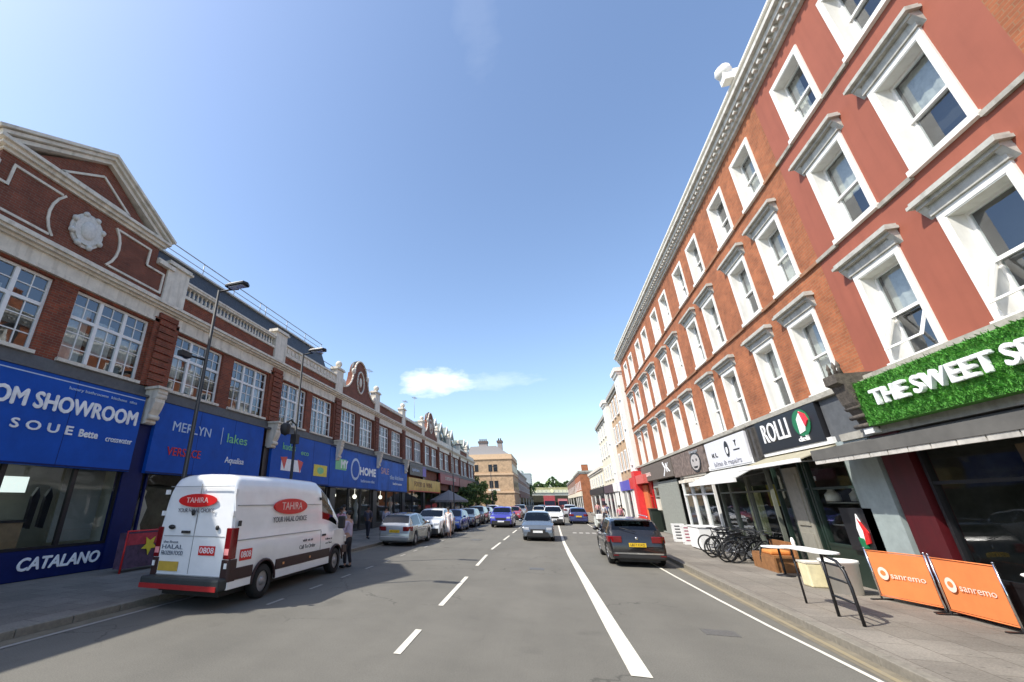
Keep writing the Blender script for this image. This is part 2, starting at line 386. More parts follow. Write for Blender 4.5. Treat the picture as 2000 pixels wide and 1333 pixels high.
    t.links.new(noise(fine*1.5, 3), bp.inputs['Height']); t.links.new(bp.outputs[0], b.inputs['Normal'])
    return m
ASPH = ground_mat('asphalt', (0.126, 0.118, 0.098), 0.12, 55, patch=0.06, cracks=1.0)
PAVE = ground_mat('paving_slabs', (0.205, 0.182, 0.15), 0.24, 40, slabs=(0.75, 0.6), patch=0.05, gum=1)
KERB = mat('granite_kerb', (0.20, 0.18, 0.145), 0.8, var=0.2, scale=12)
GUTT = mat('gutter_grime', (0.17, 0.145, 0.10), 0.9, var=0.25, scale=3)
def mark_mat(name, col, worn=0.45):
    m, t, b = new_mat(name); g = t.nodes.new('ShaderNodeNewGeometry')
    n = t.nodes.new('ShaderNodeTexNoise'); n.inputs['Scale'].default_value = 9; n.inputs['Detail'].default_value = 8; n.inputs['Roughness'].default_value = 0.75
    t.links.new(g.outputs['Position'], n.inputs['Vector']); r = t.nodes.new('ShaderNodeMapRange'); r.inputs[1].default_value = 0.5; r.inputs[2].default_value = 0.72; r.inputs[4].default_value = worn
    t.links.new(n.outputs['Fac'], r.inputs[0]); x = t.nodes.new('ShaderNodeMixRGB'); x.inputs[1].default_value = (*col, 1); x.inputs[2].default_value = (0.2, 0.19, 0.17, 1)
    t.links.new(r.outputs[0], x.inputs[0]); t.links.new(x.outputs[0], b.inputs['Base Color']); b.inputs['Roughness'].default_value = 0.7; return m
MARKW = mark_mat('road_paint_white', (0.66, 0.62, 0.52)); MARKY = mark_mat('road_paint_yellow', (0.27, 0.22, 0.13), 0.9)
MARKF = mark_mat('road_paint_faded', (0.33, 0.31, 0.27), 0.9)

KL, KR = -8.45, 3.95          # kerb lines
XL, XR = -13.3, 7.3           # building lines
m = MB(); m.quad((-900, -300, -0.02), (900, -300, -0.02), (900, 1500, -0.02), (-900, 1500, -0.02))
tag(m.build('ground', ground_mat('far_ground', (0.16, 0.15, 0.13), 0.2, 3)), kind='structure')
m = MB(); m.quad((KL, -60, 0), (KR, -60, 0), (KR, 700, 0), (KL, 700, 0)); tag(m.build('road', ASPH), kind='structure')
def pavement(name, x0, x1, kx):
    m = MB(); m.box(x0, x1, -60, 700, -0.01, 0.12); tag(m.build(name, PAVE), kind='structure')
pavement('pavement_left', -20, KL-0.15, KL); pavement('pavement_right', KR+0.15, 16, KR)
def kerb(name, xa, xb):
    m = MB(); y = -10.0
    while y < 90:
        m.box(xa, xb, y+0.006, y+0.909, -0.01, 0.125+random.uniform(-.002, .002)); y += 0.915
    m.box(xa, xb, 90, 700, -0.01, 0.125); tag(m.build(name, KERB, bevel=0.012), kind='structure')
kerb('kerb_left', KL-0.15, KL); kerb('kerb_right', KR, KR+0.15)
m = MB(); m.quad((KR-0.28, -60, .004), (KR, -60, .004), (KR, 300, .004), (KR-0.28, 300, .004)); tag(m.build('gutter_right', GUTT), kind='structure')
m = MB(); m.quad((KL, -60, .004), (KL+0.28, -60, .004), (KL+0.28, 300, .004), (KL, 300, .004)); tag(m.build('gutter_left', GUTT), kind='structure')
# centre dashes
m = MB()
for y0, y1 in [(6.75, 8.0), (9.8, 13.5), (15.8, 19.0), (21.1, 24.6), (26.2, 29.6), (32, 35.5)] + [(38+6*i, 41.5+6*i) for i in range(25)]:
    cx = lambda y: -2.36-0.032*(y-7) if y < 21 else -2.81+0.006*(y-21)
    m.quad((cx(y0)-.055, y0, .008), (cx(y0)+.055, y0, .008), (cx(y1)+.055, y1, .008), (cx(y1)-.055, y1, .008))
tag(m.build('centre_line', MARKW), kind='structure')
# broad solid line that bends towards the kerb side bay
pts = [(0.72, 6.9, .25), (0.66, 9.1, .24), (0.55, 14.3, .21), (0.42, 20, .18), (0.36, 25.2, .15), (0.36, 32, .12), (0.37, 40, .12), (0.38, 48, .12)]
m = MB()
for (a, ya, wa), (b2, yb, wb) in zip(pts, pts[1:]): m.quad((a, ya, .008), (a+wa, ya, .008), (b2+wb, yb, .008), (b2, yb, .008))
tag(m.build('lane_line', MARKW), kind='structure')
m = MB()
py = [(3.54, 2), (3.54, 7.7), (3.47, 8.8), (3.38, 10.05), (3.28, 12.3), (3.18, 15.5), (3.12, 19), (3.1, 60)]
for (a, ya), (b2, yb) in zip(py, py[1:]): m.quad((a, ya, .008), (a+.07, ya, .008), (b2+.07, yb, .008), (b2, yb, .008))
tag(m.build('edge_line_right', MARKW), kind='structure')
m = MB(); m.quad((KR-.2, 2, .008), (KR-.12, 2, .008), (KR-.12, 60, .008), (KR-.2, 60, .008)); tag(m.build('yellow_line_right', MARKY), kind='structure')
m = MB()   # dashed edge of the parking bay on the left
y = 8.75
while y < 60:
    m.quad((-6.02, y, .008), (-5.94, y, .008), (-5.94, y+.62, .008), (-6.02, y+.62, .008)); y += 1.75
tag(m.build('parking_bay_line', MARKF), kind='structure')
m = MB(); m.quad((KL+.32, 2, .008), (KL+.42, 2, .008), (KL+.42, 14, .008), (KL+.32, 14, .008)); tag(m.build('edge_line_left', MARKF), kind='structure')
# faded letters on the road ahead of the navy car
m = MB()
for i in range(5): m.quad((1.2+.42*i, 33, .008), (1.45+.42*i, 33, .008), (1.5+.42*i, 34.2, .008), (1.25+.42*i, 34.2, .008))
tag(m.build('road_marking_worn', MARKF), kind='structure')
# manholes / repaired trench
for i, (x, y, w, l) in enumerate([(2.2, 9.2, .5, .35), (-4.6, 25.6, .6, .6), (-0.9, 15.5, .45, .45)]):
    m = MB(); m.box(x, x+w, y, y+l, 0, .006); tag(m.build('manhole_cover', mat('cast_iron', (0.10, 0.095, 0.085), 0.6, var=0.3, scale=30)),
        ['worn iron manhole cover in the lane right of the solid white line', 'iron manhole cover near the parking bay edge on the left', 'small iron cover in the middle of the road before the grey car'][i], 'manhole cover', 'manhole covers in the road')

# ---------------------------------------------------------------- shared window builders
def blind(mb, x, y0, y1, z0, z1, folds=7, amp=0.02):
    n = folds*4; ys = [y0+(y1-y0)*i/n for i in range(n+1)]
    for i in range(n):
        a = x+amp*math.sin(i*PI/2); b2 = x+amp*math.sin((i+1)*PI/2)
        mb.quad((a, ys[i], z0), (b2, ys[i+1], z0), (b2, ys[i+1], z1), (a, ys[i], z1))

def casement(root, s, X, y0, y1, z0, z1, zt, bars=True, detail=True, seed=0, nlight=3):
    """wide white timber casement: lights with a transom; panes divided by thin bars"""
    rnd = random.Random(seed); d = 0.12; xo, xi = X-s*d, X-s*(d+0.07)
    m = MB(); fw = 0.075
    m.box(xo, xi, y0, y1, z0, z0+fw); m.box(xo, xi, y0, y1, z1-fw, z1); m.box(xo, xi, y0, y0+fw, z0+fw, z1-fw); m.box(xo, xi, y1-fw, y1, z0+fw, z1-fw)
    m.box(xo+s*.01, xi, y0+fw, y1-fw, zt-.05, zt+.05)
    lw = (y1-y0)/nlight
    for i in range(1, nlight):
        yc = y0+lw*i
        m.box(xo+s*.02, xi, yc-.055, yc+.055, z0+fw, zt-.05); m.box(xo+s*.02, xi, yc-.055, yc+.055, zt+.05, z1-fw)
    fr = m.build('window', WHITE_W, root)
    if bars:
        m = MB(); xb = xo-s*.02; xc = xb-s*.03; t = .014
        for i in range(nlight):
            a, b2 = y0+lw*i+.055, y0+lw*(i+1)-.055; yc = (a+b2)/2
            m.box(xb, xc, yc-t, yc+t, z0+fw, zt-.05); m.box(xb, xc, yc-t, yc+t, zt+.05, z1-fw)
            if detail:
                for k in (1, 2): zz = z0+(zt-z0)*k/3; m.box(xb-s*.002, xc+s*.002, a, b2, zz-t, zz+t)
                zz = (zt+z1)/2; m.box(xb-s*.002, xc+s*.002, a, b2, zz-t, zz+t)
        m.build('glazing_bars', WHITE_W, fr)
    m = MB(); xg = xi-s*-.02; m.quad((xg, y0+.03, z0+.03), (xg, y1-.03, z0+.03), (xg, y1-.03, z1-.03), (xg, y0+.03, z1-.03))
    m.build('pane', GLASS, fr, fix=False)
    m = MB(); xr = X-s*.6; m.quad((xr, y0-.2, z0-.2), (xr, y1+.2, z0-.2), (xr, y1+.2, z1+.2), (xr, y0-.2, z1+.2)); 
    if detail:
        for i in range(nlight):
            if rnd.random() < .6:
                a, b2 = y0+lw*i+.1, y0+lw*(i+1)-.1; m.cur = 1
                blind(m, X-s*.35, a, b2, z0+rnd.uniform(0, .9), z0+rnd.uniform(1.3, 2.2), 3)
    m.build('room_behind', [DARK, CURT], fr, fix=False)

def sash(root, s, X, y0, y1, z0, z1, hood=None, seed=0, arch=0.13, depth=0.30, tilt=False, sm=WHITE):
    """sash window in a deep white reveal with a white surround; y0..y1, z0..z1 are the outside of the surround"""
    rnd = random.Random(seed); p = .035; xa = X+s*p
    a, b2, c, d = y0+arch, y1-arch, z0+.06, z1-arch
    m = MB()
    m.box(xa, X, y0, a, z0, z1); m.box(xa, X, b2, y1, z0, z1); m.box(xa, X, a, b2, d, z1)
    xb = X-s*depth       # white-painted reveal lining
    m.box(xa-s*.01, xb, a-.001, a+.02, c, d); m.box(xa-s*.01, xb, b2-.02, b2+.001, c, d); m.box(xa-s*.01, xb, a+.02, b2-.02, d-.02, d+.001)
    m.box(xa+s*.05, xb, y0-.03, y1+.03, z0-.05, c)
    sur = m.build('window', sm, root)
    m = MB(); xs = xb+s*.09; a += .02; b2 -= .02; d -= .02; zm = (c+d)/2+.02; fw = .055
    for (zl, zh, xx) in ((c, zm+.03, xs-s*.045), (zm-.03, d, xs)):
        m.box(xx, xx-s*.045, a, a+fw, zl, zh); m.box(xx, xx-s*.045, b2-fw, b2, zl, zh)
        m.box(xx, xx-s*.045, a+fw, b2-fw, zl, zl+fw); m.box(xx, xx-s*.045, a+fw, b2-fw, zh-fw, zh)
    m.build('sash_frame', WHITE_W, sur)
    m = MB()
    for (zl, zh, xx) in ((c, zm, xs-s*.065), (zm, d, xs-s*.02)):
        m.quad((xx, a+.02, zl), (xx, b2-.02, zl), (xx, b2-.02, zh), (xx, a+.02, zh))
    m.build('pane', GLASS, sur, fix=False)
    if tilt:            # top-hung casement swung outward
        m = MB(); L = (zm-c)*.8; ang = R(24)
        def T(u, w, o=0): return (xs+s*(.02+math.sin(ang)*w)+s*o*math.cos(ang), u, zm-.03-math.cos(ang)*w-o*math.sin(ang)*0)
        for u0, u1, w0, w1 in ((a+.05, a+.1, 0, L), (b2-.1, b2-.05, 0, L), (a+.1, b2-.1, 0, .05), (a+.1, b2-.1, L-.05, L)):
            n = len(m.v); m.v += [T(u0, w0), T(u1, w0), T(u1, w1), T(u0, w1), T(u0, w0, .04), T(u1, w0, .04), T(u1, w1, .04), T(u0, w1, .04)]
            for q in ((0,3,2,1),(4,5,6,7),(0,1,5,4),(1,2,6,5),(2,3,7,6),(3,0,4,7)): m.face([n+i for i in q])
        m.build('open_casement', WHITE_W, sur)
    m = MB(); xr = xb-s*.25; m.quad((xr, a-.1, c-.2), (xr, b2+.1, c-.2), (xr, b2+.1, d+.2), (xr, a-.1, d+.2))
    m.cur = 1; k = rnd.random()
    if k < .45: blind(m, xb-s*.06, a, b2, c+(d-c)*rnd.uniform(.45, .6), d, 4, .012)
    elif k < .75: blind(m, xb-s*.06, a, a+(b2-a)*.4, c, d, 3); blind(m, xb-s*.06, a+(b2-a)*.65, b2, c, d, 3)
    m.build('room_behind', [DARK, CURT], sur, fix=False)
    if hood:
        zh = z1; m = MB()
        m.box(X, X+s*.07, y0-.04, y1+.04, zh+.002, zh+hood*.5)
        m.box(X, X+s*.15, y0-.12, y1+.12, zh+hood*.5, zh+hood*.68)
        m.box(X, X+s*.23, y0-.19, y1+.19, zh+hood*.68, zh+hood*.84); m.box(X, X+s*.19, y0-.16, y1+.16, zh+hood*.84, zh+hood)
        for yy in (y0-.13, y1-.02): m.prism([(X, zh-.02), (X+s*.13, zh+hood*.5), (X, zh+hood*.5)], 'y', yy, yy+.15)
        m.build('hood_mould', HOODM, root)

# ---------------------------------------------------------------- LEFT TERRACE
P0, PW = 3.77, 7.13
def pil(i): return P0+PW*i        # pilaster centres
BAL = [(.055, 0), (.055, .03), (.03, .06), (.06, .17), (.035, .3), (.028, .36), (.055, .4), (.055, .44)]
def left_bay(i, kind, shop, label, sign, far=False):
    y0, y1 = pil(i), pil(i+1); X = XL; s = 1
    root = thing('terrace_building', label, 'building', (X, (y0+y1)/2, 0), world_coords=True, group='red brick bays of the left terrace')
    bm_ = BRICK_L if i < 3 else BRICK_G
    wz0, wz1, zt = 5.97, 8.22, 7.36
    w1 = (y0+.62, y0+3.22); w2 = (y1-3.22, y1-.62)
    m = MB(); wall(m, s, X, y0, y1, 5.85, 8.3, [(*w1, wz0, wz1), (*w2, wz0, wz1)], .3)
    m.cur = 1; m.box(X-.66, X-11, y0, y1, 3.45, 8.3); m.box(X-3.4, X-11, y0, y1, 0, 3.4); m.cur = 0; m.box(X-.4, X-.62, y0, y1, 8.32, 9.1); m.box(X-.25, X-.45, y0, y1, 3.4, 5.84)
    m.build('wall', [bm_, DARK], root)
    for w in (w1, w2): casement(root, s, X, *w, wz0, wz1, zt, bars=i < 6, detail=i < 5, seed=i*10+int(w[0]))
    m = MB()
    for w in (w1, w2): m.box(X, X+.13, w[0]-.05, w[1]+.05, wz0-.1, wz0)
    m.build('window_sill', CREAM, root)
    # rusticated pilaster and bracket under it
    m = MB(); z = 5.88; k = 0
    while z < 8.3:
        h = .21; g = .05
        m.box(X, X+.10, y0-.55, y0+.55, z, z+h+g); m.box(X+.10, X+.17, y0-.36, y0+.36, z, z+h); z += h+g
    m.box(X, X+.16, y0-.42, y0+.42, z, z+.2)
    m.build('pilaster', bm_, root)
    if i < 6:
        m = MB()
        prof = [(X+.0, 5.75), (X+.62, 5.75), (X+.64, 5.62), (X+.55, 5.5), (X+.58, 5.3), (X+.5, 5.05), (X+.42, 4.9), (X+.34, 4.72), (X+.36, 4.6), (X+.3, 4.55), (X, 4.55)]
        m.prism(prof, 'y', y0-.2, y0+.2); m.box(X, X+.7, y0-.27, y0+.27, 5.752, 5.84)
        m.tube([(X+.5, y0-.22, 5.52), (X+.5, y0+.22, 5.52)], .12, 12); m.tube([(X+.38, y0-.22, 4.78), (X+.38, y0+.22, 4.78)], .09, 12)
        m.build('console_bracket', CREAM, root)
    # entablature
    m = MB(); e = .0
    for za, zb, pr in ((8.3, 8.42, .10), (8.42, 8.80, .06), (8.80, 8.88, .16), (8.88, 8.97, .28), (8.97, 9.07, .36)): m.box(X-.3, X+pr, y0, y1, za, zb)
    m.build('entablature', CREAM, root)
    # pedestal over the pilaster
    if kind != 'plain':
        m = MB(); m.box(X-.35, X+.12, y0-.5, y0+.5, 9.07, 10.72); m.box(X-.42, X+.22, y0-.6, y0+.6, 10.72, 10.80); m.box(X-.38, X+.17, y0-.55, y0+.55, 10.80, 10.9)
        if i >= 3:
            m.box(X-.15, X+.05, y0-.1, y0+.1, 10.9, 11.0); m.ball((X-.05, y0, 11.2), .24, 12, 8)
        m.build('pedestal', CREAM, root)
    ya, yb = y0+.5, y1-.5
    if kind == 'baluster':
        m = MB(); m.box(X-.3, X+.02, ya, yb, 9.07, 9.74); m.build('parapet', bm_, root)
        m = MB(); m.box(X-.3, X+.1, ya, yb, 9.74, 9.86)
        n = 27
        for k in range(n): m.lathe([(r_*1.05, h_*1.0) for r_, h_ in BAL], (X-.1, ya+(k+.5)*(yb-ya)/n, 9.86), 8)
        m.box(X-.26, X+.08, ya, yb, 10.30, 10.38); m.box(X-.3, X+.12, ya, yb, 10.38, 10.46); m.build('balustrade', CREAM, root)
    elif kind == 'strip':
        m = MB(); m.box(X-.3, X+.02, ya, yb, 9.07, 9.62); m.build('parapet', bm_, root)
        m = MB(); m.box(X-.3, X+.14, ya, yb, 9.62, 9.78); m.box(X-.28, X+.04, ya, yb, 9.78, 10.2); m.box(X-.3, X+.14, ya, yb, 10.2, 10.3)
        yy = ya+.2
        while yy < yb-.3: m.box(X+.04, X+.09, yy, yy+.18, 9.86, 10.12); yy += .42
        m.build('balustrade', CREAM, root)
    elif kind == 'pediment':
        yc = (y0+y1)/2; yb2 = y1-.5; ya2 = y0+.5
        m = MB(); m.prism([(ya2-.1, 9.07), (yb2+.1, 9.07), (yb2+.1, 10.5), (yc+2.55, 10.5), (yc+2.55, 11.1), (yc-2.55, 11.1), (yc-2.55, 10.5), (ya2-.1, 10.5)], 'x', X-.4, X+.02)
        m.prism([(yc-2.55, 11.1), (yc+2.55, 11.1), (yc, 12.95)], 'x', X-.4, X-.02); m.build('gable_wall', BRICK_G, root)
        m = MB()
        for za, zb, pr, ov in ((11.1, 11.2, .1, 2.6), (11.2, 11.32, .2, 2.7), (11.32, 11.42, .3, 2.8)): m.box(X-.42, X+pr, yc-ov, yc+ov, za, zb)
        def rake(sg, t0, t1, pr, ov):
            a, b2 = Vector((yc+sg*ov, 11.42)), Vector((yc, 13.05)); dn = (b2-a).normalized(); nn = Vector((-dn.y, dn.x))*(1 if sg < 0 else -1)
            if nn.y < 0: nn = -nn
            k = [a+nn*t0, a+nn*t1, b2+Vector((0, t1*1.25)), b2+Vector((0, t0*1.25))]
            m.prism([tuple(q) for q in k], 'x', X-.42, X+pr)
        for sg in (-1, 1):
            rake(sg, -.12, 0.0, .16, 2.7); rake(sg, 0.0, .10, .27, 2.78); rake(sg, .10, .19, .36, 2.85)
            a2, b3 = sorted((yc+sg*2.56, yc+sg*3.3)); m.box(X-.4, X+.2, a2, b3, 10.5, 10.66); m.box(X-.4, X+.12, a2, b3, 10.66, 10.74)
        m.build('pediment_moulding', CREAM, root)
        m = MB(); m.prism([(yc-2.9, 11.60), (yc+2.9, 11.60), (yc, 13.38)], 'x', X-3.5, X-.43); m.build('pediment_roof', SLATE, root)
        # raised band outlines
        m = MB(); t = .035; bk = [0]
        def band(p, q):
            p, q = Vector(p), Vector(q); dd = (q-p).normalized()*t; nn = Vector((-dd.y, dd.x))
            bk[0] += 1; m.prism([tuple(p-dd+nn), tuple(q+dd+nn), tuple(q+dd-nn), tuple(p-dd-nn)], 'x', X+.02-.0013*bk[0], X+.055+.0013*bk[0])
        for sg in (-1, 1):
            P = lambda u, z: (yc+sg*u, z)
            band(P(.95, 9.42), P(2.95, 9.42)); band(P(2.95, 9.42), P(2.95, 10.2)); band(P(2.95, 10.2), P(2.2, 10.2)); band(P(2.2, 10.2), P(2.2, 10.85)); band(P(2.2, 10.85), P(.95, 10.85))
            for k in range(6):
                a1, a2 = R(-50+100*k/6), R(-50+100*(k+1)/6); e1 = lambda a: P(.42+.68*math.cos(a)*1.0, 10.14+.92*math.sin(a))
                band(e1(a1), e1(a2))
        tri = [(yc-1.15, 11.62), (yc+1.15, 11.62), (yc, 12.4)]
        band2 = [(tri[k], tri[(k+1) % 3]) for k in range(3)]
        for p, q in band2:
            p, q = Vector(p), Vector(q); dd = (q-p).normalized()*t; nn = Vector((-dd.y, dd.x)); m.prism([tuple(p+nn), tuple(q+nn), tuple(q-nn), tuple(p-nn)], 'x', X-.02, X+.03)
        m.box(X+.02, X+.07, ya2-.1, yb2+.1, 9.2, 9.26)
        m.build('moulded_outline', CREAM, root)
        m = MB()
        for (ry, rz, d) in ((.5, .6, .06), (.40, .5, .12)): sign_disc(m, 'L', X+.02, yc, 10.14, ry, rz, d)
        for a in range(0, 360, 45): m.ball((X+.1, yc+.47*math.cos(R(a+22)), 10.14+.56*math.sin(R(a+22))), .1, 8, 6)
        m.ball((X+.14, yc, 10.14), .3, 12, 8, (.35, .8, 1.1)); m.build('medallion', mat('pale_carved_stone', (.62, .6, .55), .8, var=.15, scale=12, bump=.4), root)
    elif kind == 'curved':
        yc = (y0+y1)/2; pts = [(ya-.1, 9.07), (yb+.1, 9.07), (yb+.1, 9.75)]
        right = []
        for k in range(9): a = PI/2*k/8; right.append((yc+1.35+1.75*(1-math.sin(a)), 9.75+1.55*(1-math.cos(a)) if False else 11.3-1.55*(math.cos(a))))
        arc = [(yc+1.15*math.cos(R(k)), 11.3+1.15*math.sin(R(k))) for k in range(0, 181, 15)]
        left = [(2*yc-p[0], p[1]) for p in right][::-1]
        pts += right+arc+left+[(ya-.1, 9.75)]
        m = MB(); m.prism(pts, 'x', X-.4, X+.04); m.build('gable_wall', BRICK_G, root)
        m = MB(); edge = right+arc+left
        for p, q in zip(edge, edge[1:]):
            m.tube([(X+.08, p[0], p[1]), (X+.08, q[0], q[1])], .07, 6)
        for sg in (-1, 1): m.ball((X+.06, yc+sg*2.9, 9.98), .3, 10, 8, (.5, 1, 1)); m.ball((X+.06, yc+sg*1.3, 11.35), .24, 10, 8, (.6, 1, 1))
        for k in range(24):
            a1, a2 = R(15*k), R(15*k+15); f = lambda a, r1: (X+.08, yc+.62*r1*math.cos(a), 10.75+.85*r1*math.sin(a)); m.tube([f(a1, 1), f(a2, 1)], .07, 6)
        m.ball((X+.06, yc, 10.75), .2, 8, 8, (.5, 1, 2.0))
        m.build('gable_coping', CREAM, root)
        m = MB(); m.tube([(X-.18, yc-1.1, 11.45), (X-.18, yc-.8, 12.15), (X-.18, yc, 12.5), (X-.18, yc+.8, 12.15), (X-.18, yc+1.1, 11.45)], .13, 8); m.build('gable_cap', LEAD, root)
    elif kind == 'parapet':
        m = MB(); m.box(X-.3, X+.02, ya, yb, 9.07, 9.85); m.build('parapet', bm_, root)
        m = MB(); m.box(X-.34, X+.2, ya, yb, 9.85, 10.0); m.box(X-.3, X+.1, ya, yb, 10.0, 10.16); m.build('coping', CREAM, root)
    if kind in ('dormer',):
        m = MB(); m.box(X-.3, X+.1, ya, yb, 9.07, 9.7); m.build('parapet', CREAM, root)
        for yy in ((y0+y1)/2-1.7, (y0+y1)/2+1.7):
            m = MB(); m.prism([(yy-1.2, 9.7), (yy+1.2, 9.7), (yy+1.2, 11.3), (yy, 12.7), (yy-1.2, 11.3)], 'x', X-3, X-.7)
            dm = m.build('dormer', mat('green_grey_slate', (.16, .19, .17), .7, var=.3, scale=5), root)
            m = MB(); m.box(X-.7, X-.62, yy-.6, yy+.6, 9.9, 11.2); m.build('dormer_window', GLASS, dm)
            m = MB()
            for sg in (-1, 1): m.tube([(X-.66, yy+sg*1.2, 11.25), (X-.66, yy, 12.7)], .1, 6)
            m.build('bargeboard', WHITE, dm)
    # roof
    zr = {'plain': 9.6, 'curved': 11.0, 'parapet': 11.1, 'dormer': 12.2}.get(kind, 12.12)
    m = MB(); xr = X-1.5
    m.quad((X-.45, y0, 9.4), (X-.45, y1, 9.4), (xr, y1, zr), (xr, y0, zr)); m.quad((xr, y0, zr), (xr, y1, zr), (X-11, y1, zr), (X-11, y0, zr))
    m.quad((X-.45, y0, 9.0), (X-.45, y0, 9.4), (xr, y0, zr), (X-11, y0, zr), (X-11, y0, 9.0)); m.quad((X-.45, y1, 9.0), (X-.45, y1, 9.4), (xr, y1, zr), (X-11, y1, zr), (X-11, y1, 9.0))
    m.build('roof', SLATE if i < 5 else mat('green_grey_slate', (.16, .19, .17), .7, var=.3, scale=5), root)
    if i < 3 or kind == 'baluster':
        m = MB(); m.box(xr-.1, xr+.12, y0, y1, zr, zr+.08); m.build('roof_edge', mat('pale_gutter', (.55, .56, .55), .6), root)
    if 1 <= i <= 2 or i == 3:
        m = MB(); ye = y1 if i < 3 else y0+1.8; yy = y0+.4
        m.tube([(xr-.05, y0, zr+.75), (xr-.05, ye, zr+.75)], .025, 6); m.tube([(xr-.05, y0, zr+.4), (xr-.05, ye, zr+.4)], .02, 6)
        while yy < ye+.1: m.tube([(xr-.05, yy, zr), (xr-.05, yy, zr+.75)], .022, 6); yy += 2.2
        m.build('roof_handrail', STEEL, root)
    # ground floor shopfront
    m = MB(); m.box(X-.2, X+.1, y0-.36, y0+.38, .12, 4.6); m.build('shop_pilaster', shop['frame'], root)
    m = MB(); m.box(X-.6, X+.05, y0, y1, 5.5, 5.86); m.box(X-.6, X+.28, y0, y1, 5.44, 5.52); m.build('sign_flashing', LEAD, root)
    m = MB(); d = 3.2        # interior shell
    m.quad((X-d, y0, .1), (X-d, y1, .1), (X-d, y1, 3.4), (X-d, y0, 3.4)); m.quad((X, y0, .14), (X-d, y0, .14), (X-d, y1, .14), (X, y1, .14))
    m.quad((X-.3, y0, 3.3), (X-d, y0, 3.3), (X-d, y1, 3.3), (X-.3, y1, 3.3))
    for yy in (y0+.02, y1-.02): m.quad((X-.2, yy, .1), (X-d, yy, .1), (X-d, yy, 3.3), (X-.2, yy, 3.3))
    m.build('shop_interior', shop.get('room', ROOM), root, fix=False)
    glz = shop['glaze']; fm = shop['frame']; m = MB(); g = MB(); rs = MB()
    for (a, b2, zb) in glz:
        m.box(X-.06, X+.04, a, b2, zb-.07, zb); m.box(X-.06, X+.04, a, a+.06, zb, 3.05); m.box(X-.06, X+.04, b2-.06, b2, zb, 3.05); m.box(X-.06, X+.04, a+.06, b2-.06, 2.99, 3.05)
        g.quad((X-.02, a, zb), (X-.02, b2, zb), (X-.02, b2, 3.05), (X-.02, a, 3.05))
        if zb > .4: rs.box(X-.08, X+.02, a, b2, .12, zb-.07)
    fr = m.build('shopfront', shop.get('bars', fm), root); g.build('shop_pane', SHOPG, fr, fix=False)
    if rs.v: rs.build('stall_riser', shop.get('riser', fm), fr)
    return root

def fascia(label, y0, y1, z0, z1, m_, texts, side='L', X=None, group=None, depth=.25, back=None):
    X = X if X is not None else (XL if side == 'L' else XR-.4); s = 1 if side == 'L' else -1
    r = thing('shop_sign', label, 'sign', (X, (y0+y1)/2, z0), world_coords=True, group=group)
    mb = MB(); mb.box(X, X+s*depth, y0, y1, z0, z1); mb.build('sign_panel', m_, r)
    if z1-z0 > 2:
        mb = MB(); n = max(2, round((y1-y0)/2.2))
        for k in range(1, n): yy = y0+(y1-y0)*k/n; mb.box(X+s*depth, X+s*(depth+.004), yy-.006, yy+.006, z0, z1)
        for zz in (z0+.04, z1-.05): mb.box(X+s*depth, X+s*(depth+.02), y0, y1, zz-.02, zz+.02)
        mb.build('panel_joints', NAVY, r)
    by = {}
    for t in texts: by.setdefault(t[0].name if not isinstance(t[0], str) else t[0], []).append(t)
    for k, ts in by.items():
        for (mt, kind, *a) in ts:
            mb = MB()
            if kind == 'T': letters(mb, a[0], side, X+s*(depth+.012), a[1], a[2], a[3], a[4] if len(a) > 4 else None, bold=a[5] if len(a) > 5 else .0, slant=a[6] if len(a) > 6 else 0, heavy=a[7] if len(a) > 7 else 0)
            elif kind == 'R': p = a[4] if len(a) > 4 else .012; mb.box(X+s*depth, X+s*(depth+p), a[0], a[1], a[2], a[3])
            elif kind == 'D': p = a[4] if len(a) > 4 else .016; sign_disc(mb, side, X+s*depth, a[0], a[1], a[2], a[3], p)
            elif kind == 'P': mb.prism(a[0], 'x', X+s*depth, X+s*(depth+(a[1] if len(a) > 1 else .014)))
            mb.build('lettering' if kind == 'T' else 'sign_emblem', ts[0][0], r)
    return r
# ---------------------------------------------------------------- build the left terrace
DK = mat('dark_shopfront', (.02, .02, .022), .4); GREENG = mat('green_grey_slate', (.16, .19, .17), .7, var=.3, scale=5)
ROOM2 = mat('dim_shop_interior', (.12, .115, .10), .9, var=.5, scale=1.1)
nav = dict(frame=NAVY, bars=BLACK, riser=NAVY, room=ROOM, glaze=[(pil(0)+.5, 7.3, .92), (7.3, 9.1, .92), (9.1, 10.55, .92)])
left_bay(-1, 'plain', dict(frame=NAVY, glaze=[(pil(-1)+.5, 0, .9), (0, 3.4, .9)]), 'terrace bay with balustrade nearest the camera on the left, almost out of view', '')
B0 = left_bay(0, 'pediment', nav, 'red brick terrace bay under the triangular pediment with pale carved medallion', '')
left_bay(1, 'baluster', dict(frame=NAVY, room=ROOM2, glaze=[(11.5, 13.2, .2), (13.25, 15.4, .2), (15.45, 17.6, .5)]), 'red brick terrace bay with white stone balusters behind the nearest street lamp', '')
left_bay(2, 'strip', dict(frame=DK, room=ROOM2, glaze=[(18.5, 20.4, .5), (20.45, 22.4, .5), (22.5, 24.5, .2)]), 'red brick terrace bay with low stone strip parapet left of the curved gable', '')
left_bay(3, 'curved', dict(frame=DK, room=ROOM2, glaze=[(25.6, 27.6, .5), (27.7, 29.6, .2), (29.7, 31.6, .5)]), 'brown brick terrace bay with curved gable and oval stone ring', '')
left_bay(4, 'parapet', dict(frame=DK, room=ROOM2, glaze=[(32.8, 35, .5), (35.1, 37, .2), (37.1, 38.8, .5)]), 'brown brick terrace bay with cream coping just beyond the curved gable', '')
left_bay(5, 'parapet', dict(frame=DK, room=ROOM2, glaze=[(40, 42.4, .5), (42.5, 45.8, .2)]), 'brown brick terrace bay above the yellow shop sign', '')
